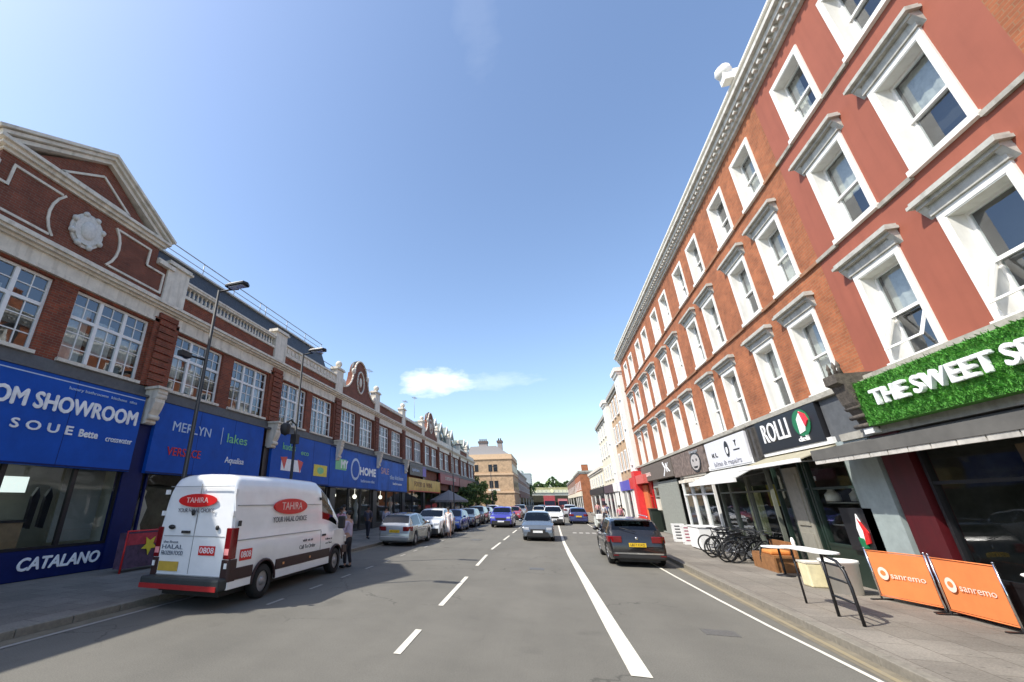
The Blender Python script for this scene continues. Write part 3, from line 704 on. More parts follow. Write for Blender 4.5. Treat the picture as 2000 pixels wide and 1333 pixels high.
left_bay(6, 'curved', dict(frame=DK, room=ROOM2, glaze=[(47, 50, .5), (50.2, 53, .2)]), 'farther terrace bay with the second, smaller looking curved gable', '')
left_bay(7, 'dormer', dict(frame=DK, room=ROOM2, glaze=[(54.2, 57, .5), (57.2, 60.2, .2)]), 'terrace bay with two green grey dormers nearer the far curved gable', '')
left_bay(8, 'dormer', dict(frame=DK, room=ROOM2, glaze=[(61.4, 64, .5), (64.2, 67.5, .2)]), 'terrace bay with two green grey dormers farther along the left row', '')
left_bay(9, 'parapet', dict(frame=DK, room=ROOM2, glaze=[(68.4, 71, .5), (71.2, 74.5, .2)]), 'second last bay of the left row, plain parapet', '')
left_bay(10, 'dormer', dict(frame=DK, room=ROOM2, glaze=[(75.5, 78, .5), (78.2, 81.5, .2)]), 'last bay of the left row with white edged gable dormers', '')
# recolour of signs by shop
GY = mat('sign_grey_text', (.5, .6, .75), .5); GREENT = mat('sign_green_text', (.2, .55, .25), .5); YEL = mat('sign_yellow', (.75, .6, .05), .5)
G1 = 'blue fascia signs along the left terrace'
fascia('blue showroom fascia with large white words and a row of small white names under them', pil(0), 10.6, 2.95, 5.5, BLUE, [
    (LETW, 'T', 'BATHROOM SHOWROOM', 8.1-.72, 4.62, .62, 6.1, .003, 0, .02),
    (LETW, 'T', 'S O U E', 7.75, 3.95, .34, 1.55, .002, 0, .009), (LETW, 'T', 'Bette', 9.0, 3.93, .30, .55, .002, 0, .008), (LETW, 'T', 'crosswater', 10.0, 3.88, .26, .9),
    (GY, 'R', pil(0), 10.6, 5.3, 5.33), (GY, 'T', 'luxury bathrooms  kitchens  tiles', 9.2, 5.15, .12, 2.2)], group=G1)
fascia('blue fascia with pale serif brand names in two columns behind the nearest lamp post', 11.2, 17.3, 2.95, 5.5, BLUE, [
    (GY, 'T', 'MERLYN', 12.9, 4.65, .5, 1.9), (GREENT, 'T', 'lakes', 15.5, 4.6, .55, 1.3, .004), (GY, 'R', 14.5, 14.53, 4.3, 5.0),
    (LETR, 'T', 'VERSACE', 12.7, 3.75, .42, 1.6, .004), (LETW, 'T', 'Aqualisa', 15.5, 3.7, .36, 1.2, .003)], group=G1)
sg = fascia('blue fascia with green name, white red picture sticker and yellow label', 18.1, 24.2, 2.95, 5.5, BLUE, [
    (GREENT, 'T', 'kudos', 19.6, 4.75, .5, 1.2, .005), (GREENT, 'T', 'eco', 21.2, 4.6, .4, .8), (LETW, 'R', 19.0, 20.9, 3.55, 4.15), (LETR, 'P', [(18.9, 4.2), (19.3, 3.6), (19.5, 4.25)]), (LETR, 'P', [(20.5, 4.2), (20.8, 3.5), (21.1, 4.1)]),
    (YEL, 'R', 22.3, 23.9, 3.45, 4.1), (GREENT, 'D', 23.1, 3.78, .4, .2)], group=G1)
fascia('blue fascia with large white lettering round a ringed badge', 24.25, 32.4, 2.9, 5.4, mat('faded_blue_panel', (.008, .085, .42), .55, var=.2, scale=1.2, spec=.2), [
    (GREENT, 'R', 25.0, 26.6, 4.0, 4.7), (LETW, 'T', 'MY', 26.3, 4.35, .7, 1.0, .003, 0, .03), (LETW, 'T', 'HOME', 30.4, 4.1, .75, 3.0, .003, 0, .035), (GY, 'D', 28.1, 4.2, .75, .75), (BLUE, 'D', 28.1, 4.2, .58, .58, .03), (GY, 'T', 'bathrooms tiles', 30.4, 3.45, .3, 2.6)], group=G1)
fascia('last and most faded blue fascia panel with pinkish word, beside the yellow sign', 32.45, 40.0, 2.85, 5.35, mat('faded_blue_panel_pale', (.02, .11, .46), .55, var=.3, scale=.8, spec=.2), [
    (mat('pinkish_text', (.6, .35, .35), .5), 'T', 'SALE', 34.0, 4.4, .7, 1.8, .006), (GY, 'T', 'tiles kitchens', 37, 4.0, .5, 3.6), (LETW, 'T', 'bathrooms', 37.2, 3.5, .3, 2.4)], group=G1)
fascia('yellow shop sign with dark lettering beyond the blue fascias', 40.6, 53.5, 3.0, 4.3, mat('yellow_fascia', (.6, .38, .06), .5, var=.25, scale=.9), [
    (mat('brown_text', (.2, .08, .03), .5), 'T', 'FOOD  &  WINE', 46, 3.7, .7, 7, .006), (LETR, 'R', 40.6, 53.5, 3.0, 3.1)], group='signs far along the left terrace')
fascia('dark fascia with a small purple end panel above the yellow sign', 41, 47, 4.55, 5.7, mat('dark_brown_fascia', (.06, .04, .035), .5), [
    (mat('purple_panel', (.12, .05, .4), .5), 'R', 45.6, 46.9, 4.6, 5.6), (GY, 'T', 'opticians', 43, 5.1, .5, 2.6)], group='signs far along the left terrace')
fascia('maroon red fascia running along the far end of the left terrace', 53.8, 66, 4.2, 5.6, mat('maroon_fascia', (.28, .03, .04), .5), [(CREAM, 'T', 'SUPERMARKET', 60, 4.9, .6, 7)], group='signs far along the left terrace')
fascia('darker red fascia at the very end of the left terrace', 66.3, 81, 4.2, 5.4, mat('dark_red_fascia', (.2, .03, .03), .5), [], group='signs far along the left terrace')
fascia('blue stall panel with one white word, under the nearest shop window', 3.9, 10.62, .14, .84, NAVY, [(LETW, 'T', 'CATALANO', 9.35, .5, .42, 2.15, .002, .15, .012), (LETW, 'T', 'BETTE', 7.2, .5, .3, 1.0)], X=XL+.02, depth=.04)

# things in the showroom window
def simple(name, label, cat, mb, m_, group=None, bevel=0):
    o = mb.build(name, m_, None, bevel=bevel); return tag(o, label, cat, group)
m = MB(); m.box(-14.9, -14.2, 7.2, 8.7, .85, 1.5); m.cur = 1; m.box(-15.0, -14.15, 7.1, 8.8, 1.5, 1.56); m.cur = 0; m.box(-14.85, -14.25, 7.35, 8.55, .15, .85)
simple('vanity_unit', 'timber vanity unit with dark top inside the nearest left shop window', 'cabinet', m, [mat('oak_veneer', (.36, .24, .13), .5, var=.2), BLACK])
for k, yy in enumerate((9.0, 9.35)):
    m = MB(); m.prism([(yy-.07, 1.35), (yy+.09, 1.3), (yy+.12, 2.2), (yy+.02, 2.45), (yy-.08, 2.2)], 'x', -14.62, -14.5)
    simple('hanging_towel', ['dark towel hanging left of its twin in the showroom', 'dark towel hanging nearest the window mullion in the showroom'][k], 'towel', m, BLACK, 'dark towels in the showroom')
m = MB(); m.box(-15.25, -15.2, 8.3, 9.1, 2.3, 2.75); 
simple('wall_mirror', 'glowing panel added in the showroom to imitate a bright reflection in its glass', 'mirror', m, mat('lit_mirror', (.8, .85, .85), .3, emit=(.9, 1, .95, .6)))  # added emissive panel imitating a bright reflection in the shop glass
m = MB(); m.box(-14.6, -14.3, 5.2, 6.3, .9, 2.3); simple('display_board', 'grey display board near the left edge of the showroom window', 'display board', m, CURT)
m = MB(); m.quad((-13.9, 9.25, .95), (-13.9, 10.5, .95), (-13.9, 10.5, 3.0), (-13.9, 9.25, 3.0)); simple('window_screen', 'plain grey screen behind the right-hand showroom pane', 'screen', m, mat('grey_screen', (.28, .285, .25), .8, var=.12, scale=1.5))
# mannequin-like white statue pieces & lamps seen in the dim shops
for k, (yy, zz, h_) in enumerate([(12.1, .3, 2.2), (14.2, .3, 1.9), (19.4, .5, 2.0), (23.2, .2, 2.1), (26.3, .5, 1.6), (30.4, .5, 1.8), (34.0, .5, 1.9), (37.9, .5, 2.0)]):
    m = MB(); m.lathe([(.16, 0), (.2, h_*.3), (.1, h_*.45), (.22, h_*.7), (.07, h_*.86), (.11, h_*.95), (.0, h_)], (-13.95, yy, zz), 10)
    simple('window_display', ['pale pillar-like display right of the blue shop pilaster', 'pale display piece in the window behind the van roof', 'cream display piece below the picture sticker', 'cream display piece in the window before the curved gable bay', 'small cream display in the bay under the curved gable', 'cream display under the ringed badge', 'pale display under the most faded blue panel', 'pale display at the end of the blue fascias'][k], 'display', m, [CREAM, CURT][k % 2], 'pale displays in left shop windows')
for k, (yy, zz) in enumerate([(24.0, 2.55), (26.8, 2.6), (28.0, 2.45), (31.5, 2.4), (34.6, 2.5), (37.0, 2.4)]):
    m = MB(); m.tube([(-14.6, yy, 3.3), (-14.6, yy, zz+.1)], .012, 5); m.ball((-14.6, yy, zz), .16, 10, 8)
    simple('pendant_lamp', ['white globe lamp in the shop just left of the curved gable, nearest the van', 'white globe lamp below the green MY panel, left one under the curved gable', 'white globe lamp hanging below the ringed badge', 'white globe lamp below the end of the large white word', 'white globe lamp below the pinkish word on the faded panel', 'white globe lamp farthest along, below the faded blue panel middle'][k], 'lamp', m, mat('lamp_globe', (.8, .8, .75), .3, emit=(1, .95, .8, 1.5)), 'globe lamps in the left shops')

# ---------------------------------------------------------------- RIGHT TERRACE
HW = 5.35
SAND = mat('dull_brown_stone', (.30, .15, .08), .85, var=.25, scale=4)
def house(j, painted, label):
    y0 = 6.62+HW*j; y1 = y0+HW; X = XR; s = -1
    if j == 5: y1 = 39.3
    root = thing('terrace_house', label, 'house', (X, (y0+y1)/2, 0), world_coords=True, group='four storey houses of the right terrace')
    wm = RED_P if painted else BRICK_R
    c1, c2 = y0+1.50, y0+3.83; ow = .56; ops = []
    lv = [(4.74, 6.92), (7.88, 10.02), (11.08, 12.98)]
    for c in (c1, c2):
        for (a, b2) in lv: ops.append((c-ow, c+ow, a+.06, b2-.1))
    m = MB(); wall(m, s, X, y0, y1, 4.5, 13.75, ops, .3); m.cur = 1; m.box(X+.62, X+9, y0, y1, 3.4, 13.7); m.box(X+3.4, X+9, y0, y1, 0, 3.4)
    m.cur = 0; m.box(X+.3, X+9, y0, y1, 13.75, 13.9); m.build('wall', [wm, DARK], root)
    for ci, c in enumerate((c1, c2)):
        for li, (a, b2) in enumerate(lv):
            sash(root, s, X, c-.69, c+.69, a, b2, hood=(.40 if li < 2 else None), seed=j*10+ci*3+li, tilt=(j == 0 and li == 0), depth=.3)
    for z in (7.78, 11.0):
        for a, b2 in ((y0, c1-.72), (c1+.72, c2-.72), (c2+.72, y1)): m = MB(); m.box(X, X-.06, a, b2, z, z+.09); m.build('string_course', STONE_G if painted else SAND, root)
    m = MB()
    for za, zb, pr in ((13.5, 13.62, .10), (13.62, 13.82, .18), (13.82, 13.98, .32), (13.98, 14.1, .42), (14.1, 14.45, .10), (14.45, 14.55, .18)): m.box(X+.3, X-pr, y0, y1, za, zb)
    yy = y0+.1
    while yy < y1-.15: m.box(X-.18, X-.29, yy, yy+.12, 13.70, 13.82); yy += .30
    m.build('cornice', CORN, root)
    m = MB(); m.box(X+.28, X-.26, y0, y1, 14.551, 14.62)
    m.build('coping', WHITE, root)
    m = MB(); m.box(X+1.5, X+2.3, y1-.6, y1+.1 if j < 5 else y1-.1, 13.9, 16.2)
    for k in range(3): m.lathe([(.12, 0), (.10, .5), (.13, .55)], (X+1.9, y1-.5+.2*k, 16.2), 8)
    m.build('chimney', BRICK_R, root)
    return root
H = [house(-1, False, 'orange brick house at the right frame edge, mostly out of view'),
     house(0, True, 'red painted house with white windows above the green grass sign'),
     house(1, False, 'orange brick house above the black sign, next to the red painted house'),
     house(2, False, 'orange brick house above the white sign with black drop emblem'),
     house(3, False, 'orange brick house above the round face sign'),
     house(4, False, 'orange brick house above the near end of the long taupe sign'),
     house(5, False, 'last orange brick house of the right terrace before the white facade')]
m = MB()
for j in range(0, 6):
    pass
for k, (yy, zz) in enumerate([(11.97, 14.6)]):
    m = MB(); m.box(XR+.3, XR-.5, yy-.16, yy+.16, zz, zz+.35); m.ball((XR-.4, yy, zz+.45), .24, 10, 8); m.tube([(XR-.4, yy-.2, zz+.5), (XR-.4, yy+.2, zz+.5)], .14, 10)
    o = m.build('scroll_ornament', WHITE, H[[1, 3, 5][k]]); 
    r_ = H[[1, 3, 5][k]]

# shopfronts on the right: each shop is a thing of its own
XS = XR-.25
def shopfront(label, y0, y1, frame, glaze, zt=3.3, room=None, pil_=None, riser=None, door=None, top=4.5):
    s = -1; X = XS
    r = thing('shopfront', label, 'shopfront', (X, (y0+y1)/2, 0), world_coords=True, group='shopfronts of the right terrace')
    m = MB(); d = 3.4
    m.quad((X+d, y0, .1), (X+d, y1, .1), (X+d, y1, 3.35), (X+d, y0, 3.35)); m.quad((X, y0, .14), (X+d, y0, .14), (X+d, y1, .14), (X, y1, .14)); m.quad((X+.2, y0, 3.34), (X+d, y0, 3.34), (X+d, y1, 3.34), (X+.2, y1, 3.34))
    for yy in (y0+.01, y1-.01): m.quad((X+.1, yy, .1), (X+d, yy, .1), (X+d, yy, 3.3), (X+.1, yy, 3.3))
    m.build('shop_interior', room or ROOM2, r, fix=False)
    m = MB(); g = MB(); rs = MB()
    for (a, b2, zb, zc) in glaze:
        m.box(X+.08, X-.03, a, a+.07, zb, zc); m.box(X+.08, X-.03, b2-.07, b2, zb, zc); m.box(X+.08, X-.03, a+.07, b2-.07, zc-.07, zc); m.box(X+.08, X-.03, a+.07, b2-.07, zb, zb+.07)
        if zc > 2.6: m.box(X+.06, X-.02, a+.07, b2-.07, 2.35, 2.41)
        g.quad((X+.03, a, zb), (X+.03, b2, zb), (X+.03, b2, zc), (X+.03, a, zc))
        if zb > .3: rs.box(X+.12, X-.02, a, b2, .12, zb)
        m.box(X+.12, X+.0, a, b2, zc, 3.42)
    f = m.build('frame', frame, r); g.build('shop_pane', SHOPG, f, fix=False)
    if rs.v: rs.build('stall_riser', riser or frame, f)
    m = MB(); m.box(X+.3, X, y0, y1, 3.42, 4.5); m.box(X+.25, X-.12, y0, y1, 4.56, 4.66); m.box(X+.25, X-.2, y0, y1, 4.5, 4.56); m.build('fascia_board', STONE_G, r)
    if pil_:
        m = MB()
        for (a, b2) in pil_[1]: m.box(X+.2, X-.1, a, b2, .12, 3.42); m.box(X+.2, X-.14, a-.03, b2+.03, .12, .4); m.box(X+.2, X-.14, a-.02, b2+.02, 3.2, 3.42)
        m.build('shop_pilaster', pil_[0], r)
    return r
MAROON = mat('maroon_paint', (.075, .005, .008), .45, grime=.5); TEAL = mat('grey_teal_paint', (.30, .35, .34), .5, grime=.3); DGREEN = mat('green_black_paint', (.015, .03, .022), .4)
GREYSH = mat('grey_shutter', (.30, .31, .27), .6, var=.15); TAN = mat('tan_grey_panel', (.26, .245, .2), .6)
shopfront('cafe front with maroon pillar and big window under the green grass sign', 1.2, 12.02, BLACK, [(1.5, 5.5, .7, 3.3), (5.6, 8.0, .75, 3.3), (8.0, 11.1, .75, 3.3)], pil_=(MAROON, [(11.2, 11.95)]), room=ROOM2)
shopfront('grey pilaster and black framed deli front under the black sign', 12.02, 17.4, DGREEN, [(13.3, 15.2, .95, 3.3), (15.25, 15.55, .14, 3.3), (16.5, 17.2, .14, 3.3)], pil_=(TEAL, [(12.1, 13.2)]))
shopfront('bike shop front with yellow window displays under the white sign', 17.4, 22.5, mat('grey_green_frame', (.14, .15, .12), .5), [(17.6, 19.3, .5, 3.3), (19.35, 21, .5, 3.3), (21.05, 22.2, .5, 3.3)])
shopfront('white framed glass shopfront under the round face sign', 22.5, 27.9, WHITE_W, [(22.9, 24.4, .5, 3.3), (24.5, 26, .5, 3.3), (26.1, 27.6, .14, 3.3)])
sh = shopfront('closed shop with grey roller shutters under the taupe sign', 27.9, 34.9, GREYSH, [(33.2, 34.6, .14, 3.0)])
m = MB()
z = .15
while z < 3.2: m.box(XS-.06, XS-.02, 28.3, 33.0, z, z+.085); m.box(XS-.04, XS, 28.3, 33.0, z+.085, z+.1); z += .1
m.build('roller_shutter', GREYSH, sh)
sh = shopfront('red and orange painted shopfront next to the white facade', 34.9, 39.2, LETR, [(35.2, 36.2, .14, 2.7)])
ORANGE = mat('orange_panel', (.62, .17, .06), .5)
m = MB(); m.box(XS, XS-.12, 36.4, 37.9, .12, 3.2); m.build('orange_panel', ORANGE, sh)
m = MB(); m.box(XS, XS-.55, 37.95, 39.1, .12, 4.3); m.build('red_pilaster', mat('red_gloss_paint', (.62, .04, .04), .4), sh)
m = MB(); m.box(XS-.02, XS-.5, 35.0, 37.9, 3.3, 3.9); m.build('red_awning_box', mat('salmon_red', (.6, .12, .1), .5), sh)
def details(label, name, cat, boxes, mats, group=None):
    m = MB()
    for b_ in boxes:
        m.cur = b_[6] if len(b_) > 6 else 0; m.box(*b_[:6])
    return simple(name, label, cat, m, mats, group)
# deli door and its panels, drain column, corbel
details('tan panelled door leaf in the deli front between black posts', 'shop_door', 'door', [(XS-.05, XS+.03, 15.6, 16.45, .14, 3.0), (XS-.08, XS-.05, 15.72, 16.33, .4, 1.2), (XS-.08, XS-.05, 15.72, 16.33, 1.4, 2.8)], TAN)
# bike shop displays
for k, (y_, z0, z1, w) in enumerate([(20.35, 1.0, 2.6, .2), (19.85, .9, 2.4, .22), (18.3, 1.9, 2.6, .5)]):
    m = MB(); m.box(XS+.35, XS+.45, y_-w, y_+w, z0, z1); m.box(XS+.3, XS+.35, y_-w*.7, y_+w*.7, z0+.1, z1-.3); simple('window_banner', ['narrow yellow banner, the farther of the pair in the bike shop window', 'narrow yellow banner, the nearer of the pair in the bike shop window', 'short olive yellow board near the deli in the bike shop window'][k], 'banner', m, [mat('pale_yellow', (.75, .72, .35), .6), mat('pale_yellow'  , (.75, .72, .35), .6), mat('olive_yellow', (.35, .32, .03), .6)][k], 'yellow banners in the bike shop')
rnd = random.Random(3)
for k in range(9):
    y_ = 12.8+rnd.random()*1.6; 
    m = MB(); x_ = XS+.3+rnd.random()*.4; w = .08+rnd.random()*.1; z0 = .95+(k % 3)*.55; m.lathe([(w, 0), (w, .18), (w*.5, .26), (w*.45, .32)], (x_, 13.4+k*.2, z0), 10)
    simple('jar', 'jar on the %s shelf of the deli window, at its %s' % (['bottom', 'middle', 'top'][k % 3], ['end nearest the grey pilaster', 'centre', 'end nearest the door leaf'][k//3]), 'jar', m, [CURT, TIMB, CREAM][k % 3], 'jars in the deli window')
m = MB()
for z in (.93, 1.48, 2.03): m.box(XS+.2, XS+.8, 13.35, 15.15, z-.03, z)
simple('window_shelf', 'shelf unit behind the deli window holding jars', 'shelf', m, TAN)
m = MB(); m.box(XS+1.2, XS+1.8, 6.2, 9.3, .14, 1.1); simple('cafe_counter', 'low counter inside the cafe window', 'counter', m, TIMB)
m = MB(); m.quad((XS+.9, 9.3, .3), (XS+.9, 10.4, .3), (XS+.9, 10.4, 3.0), (XS+.9, 9.3, 3.0)); simple('cafe_menu_board', 'tan menu board standing inside the cafe window beside the maroon pillar', 'menu board', m, mat('tan_board', (.3, .2, .12), .7, var=.4, scale=2))
m = MB(); m.box(XS+.3, XS+.34, 6.0, 8.2, 2.2, 3.1); simple('cafe_banner', 'blue banner hanging inside the top of the cafe window', 'banner', m, mat('deep_blue_cloth', (.02, .04, .2), .7))
# signs on the right
GRASS = mat('artificial_grass', (.09, .30, .04), .9, var=.5, scale=14, bump=.8)
def grass_sign():
    X = XS; y0, y1, z0, z1 = 1.4, 11.45, 3.55, 4.47
    r = fascia('long green artificial grass sign with white raised words above the cafe awning', y0, y1, z0, z1, GRASS, [], side='R', X=X, depth=.38)
    m = MB(); letters(m, 'THE SWEET SPOT', 'R', X-.43, 8.95, 4.03, .44, 4.0, bold=.003, ext=.035, heavy=.011); m.build('lettering', LETW, r)
    rn = random.Random(5); m = MB()
    for k in range(9000):
        y, z = rn.uniform(4.5, y1), rn.uniform(z0, z1); w = .012; l = rn.uniform(.03, .07); a = rn.uniform(-1, 1); x = X-.38
        m.cur = rn.choice((0, 0, 1, 2)); p = Vector((x-rn.uniform(.02, .06), y+a*l, z+rn.uniform(-.3, 1)*l))
        m.quad((x, y-w, z), (x, y+w, z), (p.x, p.y+w*.3, p.z), (p.x, p.y-w*.3, p.z))
    m.build('grass_blades', [mat('grass_mid', (.09, .34, .04), .8), mat('grass_light', (.22, .5, .09), .8), mat('grass_dark', (.03, .16, .02), .8)], r, fix=False)
grass_sign()
details('grey lead panel between the black sign and the dark bracket', 'wall_panel', 'panel', [(XS, XS-.10, 12.05, 13.35, 3.44, 4.49)], LEAD)
fascia('black deli sign with tall thin white letters and green white red leaf badge', 13.4, 16.9, 3.5, 4.48, BLACK, [
    (LETW, 'T', 'ROLLI', 15.72, 4.04, .82, 1.6, .0), (LETW, 'T', 'deli', 14.3, 3.66, .2, .5), (mat('badge_green', (.01, .16, .06), .4), 'D', 14.2, 4.08, .42, .36),
    (LETW, 'P', [(14.38, 3.8), (14.08, 3.85), (13.95, 4.1), (14.1, 4.38), (14.35, 4.2)], .03), (mat('badge_red', (.65, .03, .05), .4), 'P', [(14.0, 3.95), (13.82, 4.1), (13.9, 4.28), (14.12, 4.38)], .045)], side='R', X=XS, depth=.2)
details('dark rusty drainpipe box between the white and the black signs', 'drain_box', 'drainpipe', [(XS, XS-.16, 17.0, 17.75, 3.42, 4.48), (XS-.16, XS-.24, 17.15, 17.3, 3.2, 4.4), (XS-.16, XS-.24, 17.45, 17.6, 3.3, 4.4)], mat('dark_pipework', (.06, .055, .05), .6, var=.4))
fascia('white shop sign with black drop emblem and grey small print', 17.9, 22.1, 3.35, 4.42, mat('white_sign_panel', (.66, .66, .68), .5, var=.06), [
    (INK, 'D', 19.7, 3.98, .2, .3), (LETW, 'D', 19.68, 3.92, .08, .13, .03), (INK, 'T', 'H. L.', 21.1, 3.85, .24, .6), (INK, 'T', 'Y', 18.8, 4.1, .3), (INK, 'R', 18.55, 19.1, 3.86, 3.90),
    (mat('grey_print', (.35, .35, .38), .5), 'T', 'bikes & repairs', 20.0, 3.5, .24, 2.8)], side='R', X=XS, depth=.2)
fascia('brown textured sign with a round black and white face badge', 22.3, 27.8, 3.3, 4.42, mat('brown_stone_panel', (.16, .12, .10), .8, var=.6, scale=5), [
    (BLACK, 'D', 23.7, 3.8, .78, .46), (mat('badge_grey', (.45, .42, .40), .6), 'D', 23.7, 3.8, .62, .36, .03), (BLACK, 'R', 23.35, 23.5, 3.85, 3.95, .04), (BLACK, 'R', 23.85, 24.0, 3.85, 3.95, .04), (BLACK, 'P', [(23.35, 3.62), (24.05, 3.62), (23.9, 3.54), (23.5, 3.54)], .04),
    (mat('badge_grey2', (.3, .32, .34), .6), 'T', 'lounge', 23.7, 4.3, .2, 1.2)], side='R', X=XS, depth=.22)
fascia('long taupe sign ending in a white arrow and letter K', 27.85, 36.5, 3.4, 4.4, mat('taupe_panel', (.13, .105, .085), .7), [
    (LETW, 'P', [(29.9, 4.25), (29.75, 4.3), (29.25, 3.92), (29.85, 3.48), (30.05, 3.5), (29.5, 3.92)]), (LETW, 'T', 'K', 28.75, 3.9, .75, .7, .03), (mat('pale_pink', (.7, .5, .45), .5), 'T', 'BARBER', 34.6, 3.8, .35, 2.2)], side='R', X=XS, depth=.25)
# bracket (corbel) with little spikes
r = thing('corbel_bracket', 'dark carved bracket with small spikes left of the green grass sign', 'bracket', (XS, 11.75, 3.4), world_coords=True)
m = MB(); m.prism([(XS+.1, 3.45), (XS-.2, 3.5), (XS-.28, 3.8), (XS-.42, 4.1), (XS-.5, 4.5), (XS-.6, 4.55), (XS-.6, 4.75), (XS+.1, 4.75)], 'y', 11.5, 11.95)
for z in (3.6, 3.8, 4.0, 4.2): m.tube([(XS-.3-.1*(z-3.6), 11.45, z), (XS-.3-.1*(z-3.6), 12.0, z)], .05, 8)
m.build('carved_block', mat('dark_weathered_stone', (.09, .075, .06), .9, var=.5, scale=12, bump=.5), r)
m = MB()
for y_ in (11.55, 11.7, 11.9): m.lathe([(.05, 0), (.03, .15), (.045, .2), (0, .34)], (XS-.45, y_, 4.75), 8)
m.build('spike', mat('dark_weathered_stone'  , (.09, .075, .06), .9), r)
details('small white alarm box at the lower corner of the green grass sign', 'alarm_box', 'alarm', [(XS-.12, XS-.3, 11.5, 11.8, 3.42, 3.54)], WHITE_W)
# awnings
def awning(label, y0, y1, z1, z0, proj, cloth, edge, vh=.12, valance=False):
    X = XS-.02; r = thing('awning', label, 'awning', (X, (y0+y1)/2, z0), world_coords=True, group='awnings on the right terrace')
    m = MB(); n = int((y1-y0)/.35)
    for k in range(n):
        a, b2 = y0+(y1-y0)*k/n, y0+(y1-y0)*(k+1)/n
        m.prism([(X, z1), (X-proj, z0), (X-proj, z0-.025), (X, z1-.025)], 'y', a, b2)
    m.build('canopy', cloth, r)
    m = MB(); m.box(X-proj, X-proj-.07, y0-.03, y1+.03, z0-(.03 if valance else vh), z0+(.2 if valance else .02)); m.build('front_bar', cloth if valance else edge, r)
    if valance:
        m = MB(); yy = y0
        while yy < y1: m.box(X-proj-.01, X-proj-.055, yy, min(yy+.47, y1), z0-.03-vh, z0-.032); yy += .5
        m.build('valance', edge, r)
    m = MB(); m.box(X, X-.16, y0, y1, z1-.02, z1+.14); m.build('cassette', edge if edge is WHITE_W else STONE_G, r)
    for y in (y0+.4, y1-.4): m = MB(); m.tube([(X, y, z1-.35), (X-proj*.55, y+.2, (z1+z0)/2-.2), (X-proj, y, z0-.03)], .025, 6); m.build('folding_arm', STEEL, r)
    return r
awning('grey awning with pale worn front rail below the green grass sign', 1.5, 12.9, 3.42, 3.0, .75, mat('grey_canvas', (.11, .105, .095), .9, var=.2, scale=2), mat('worn_white_rail', (.5, .47, .42), .6, var=.35, scale=2.5), .09, True)
awning('tan canopy with white cassette end over the deli door', 13.2, 16.9, 3.42, 3.05, .95, mat('tan_canvas', (.33, .30, .21), .9, var=.15), WHITE_W, .08)
awning('pale grey awning with white front rail below the white sign', 17.3, 22.3, 3.32, 2.8, 1.0, mat('pale_grey_canvas', (.42, .42, .40), .9, var=.12), WHITE_W, .14)
awning('narrow cream awning rail under the round face sign', 22.8, 26.4, 3.2, 3.05, .35, mat('cream_canvas', (.55, .5, .44), .9), CREAM, .12)
# ---------------------------------------------------------------- farther buildings
def block(name, label, cat, x0, x1, y0, y1, h, wm, front=None, rows=(), side='y', cols=3, win=(1.0, 1.6), roof=None, extra=None, group=None, base=None, corn=CREAM):
    """a plain volume whose street side (x = face) and camera side (y = y0) have window openings built as parts"""
    r = thing(name, label, cat, ((x0+x1)/2, y0, 0), world_coords=True, group=group)
    m = MB(); m.box(x0, x1, y0, y1, 0, h); m.build('wall', wm, r)
    fx = x0 if front == 'R' else x1; s = -1 if front == 'R' else 1
    for z in rows:
        for k in range(cols):
            yc = y0+(y1-y0)*(k+.5)/cols
            m = MB(); m.box(fx-s*.02, fx+s*.05, yc-win[0]/2-.1, yc-win[0]/2, z, z+win[1]); m.box(fx-s*.02, fx+s*.05, yc+win[0]/2, yc+win[0]/2+.1, z, z+win[1]); m.box(fx-s*.02, fx+s*.05, yc-win[0]/2-.1, yc+win[0]/2+.1, z+win[1], z+win[1]+.14); m.box(fx-s*.02, fx+s*.12, yc-win[0]/2-.1, yc+win[0]/2+.1, z-.1, z)
            m.box(fx-s*.01, fx+s*.04, yc-.03, yc+.03, z, z+win[1])
            f = m.build('window', WHITE_W, r); m = MB(); m.box(fx, fx+s*.02, yc-win[0]/2, yc+win[0]/2, z, z+win[1]); m.build('pane', DARKG, f)
    m = MB(); m.box(x0-.25 if front == 'R' else x0, x1 if front == 'R' else x1+.25, y0-.15, y1, h, h+.35); m.box(x0-.12 if front == 'R' else x0, x1 if front == 'R' else x1+.12, y0-.05, y1, h-.25, h); m.build('cornice', corn, r)
    if base:
        m = MB(); m.box(fx+s*.12, fx+s*.02, y0+.1, y1-.1, .12, 3.0); m.build('shop_window', DARKG, r)
        m = MB(); m.box(fx+s*.3, fx+s*.0, y0+.05, y1-.05, 3.02, 3.9); m.build('fascia_board', base, r)
        m = MB()
        for k in range(4): yy = y0+.1+(y1-y0-.6)*k/3; m.box(fx+s*.2, fx+s*.01, yy, yy+.4, .12, 3.0)
        m.build('shop_pilaster', WHITE, r)
    return r
DARKG = mat('dark_glass_pane', (.03, .035, .04), .08, var=.4, scale=.6)
CREAMW = mat('cream_render', (.68, .62, .48), .8, var=.08, grime=.2)
GF = 'buildings beyond the right terrace'
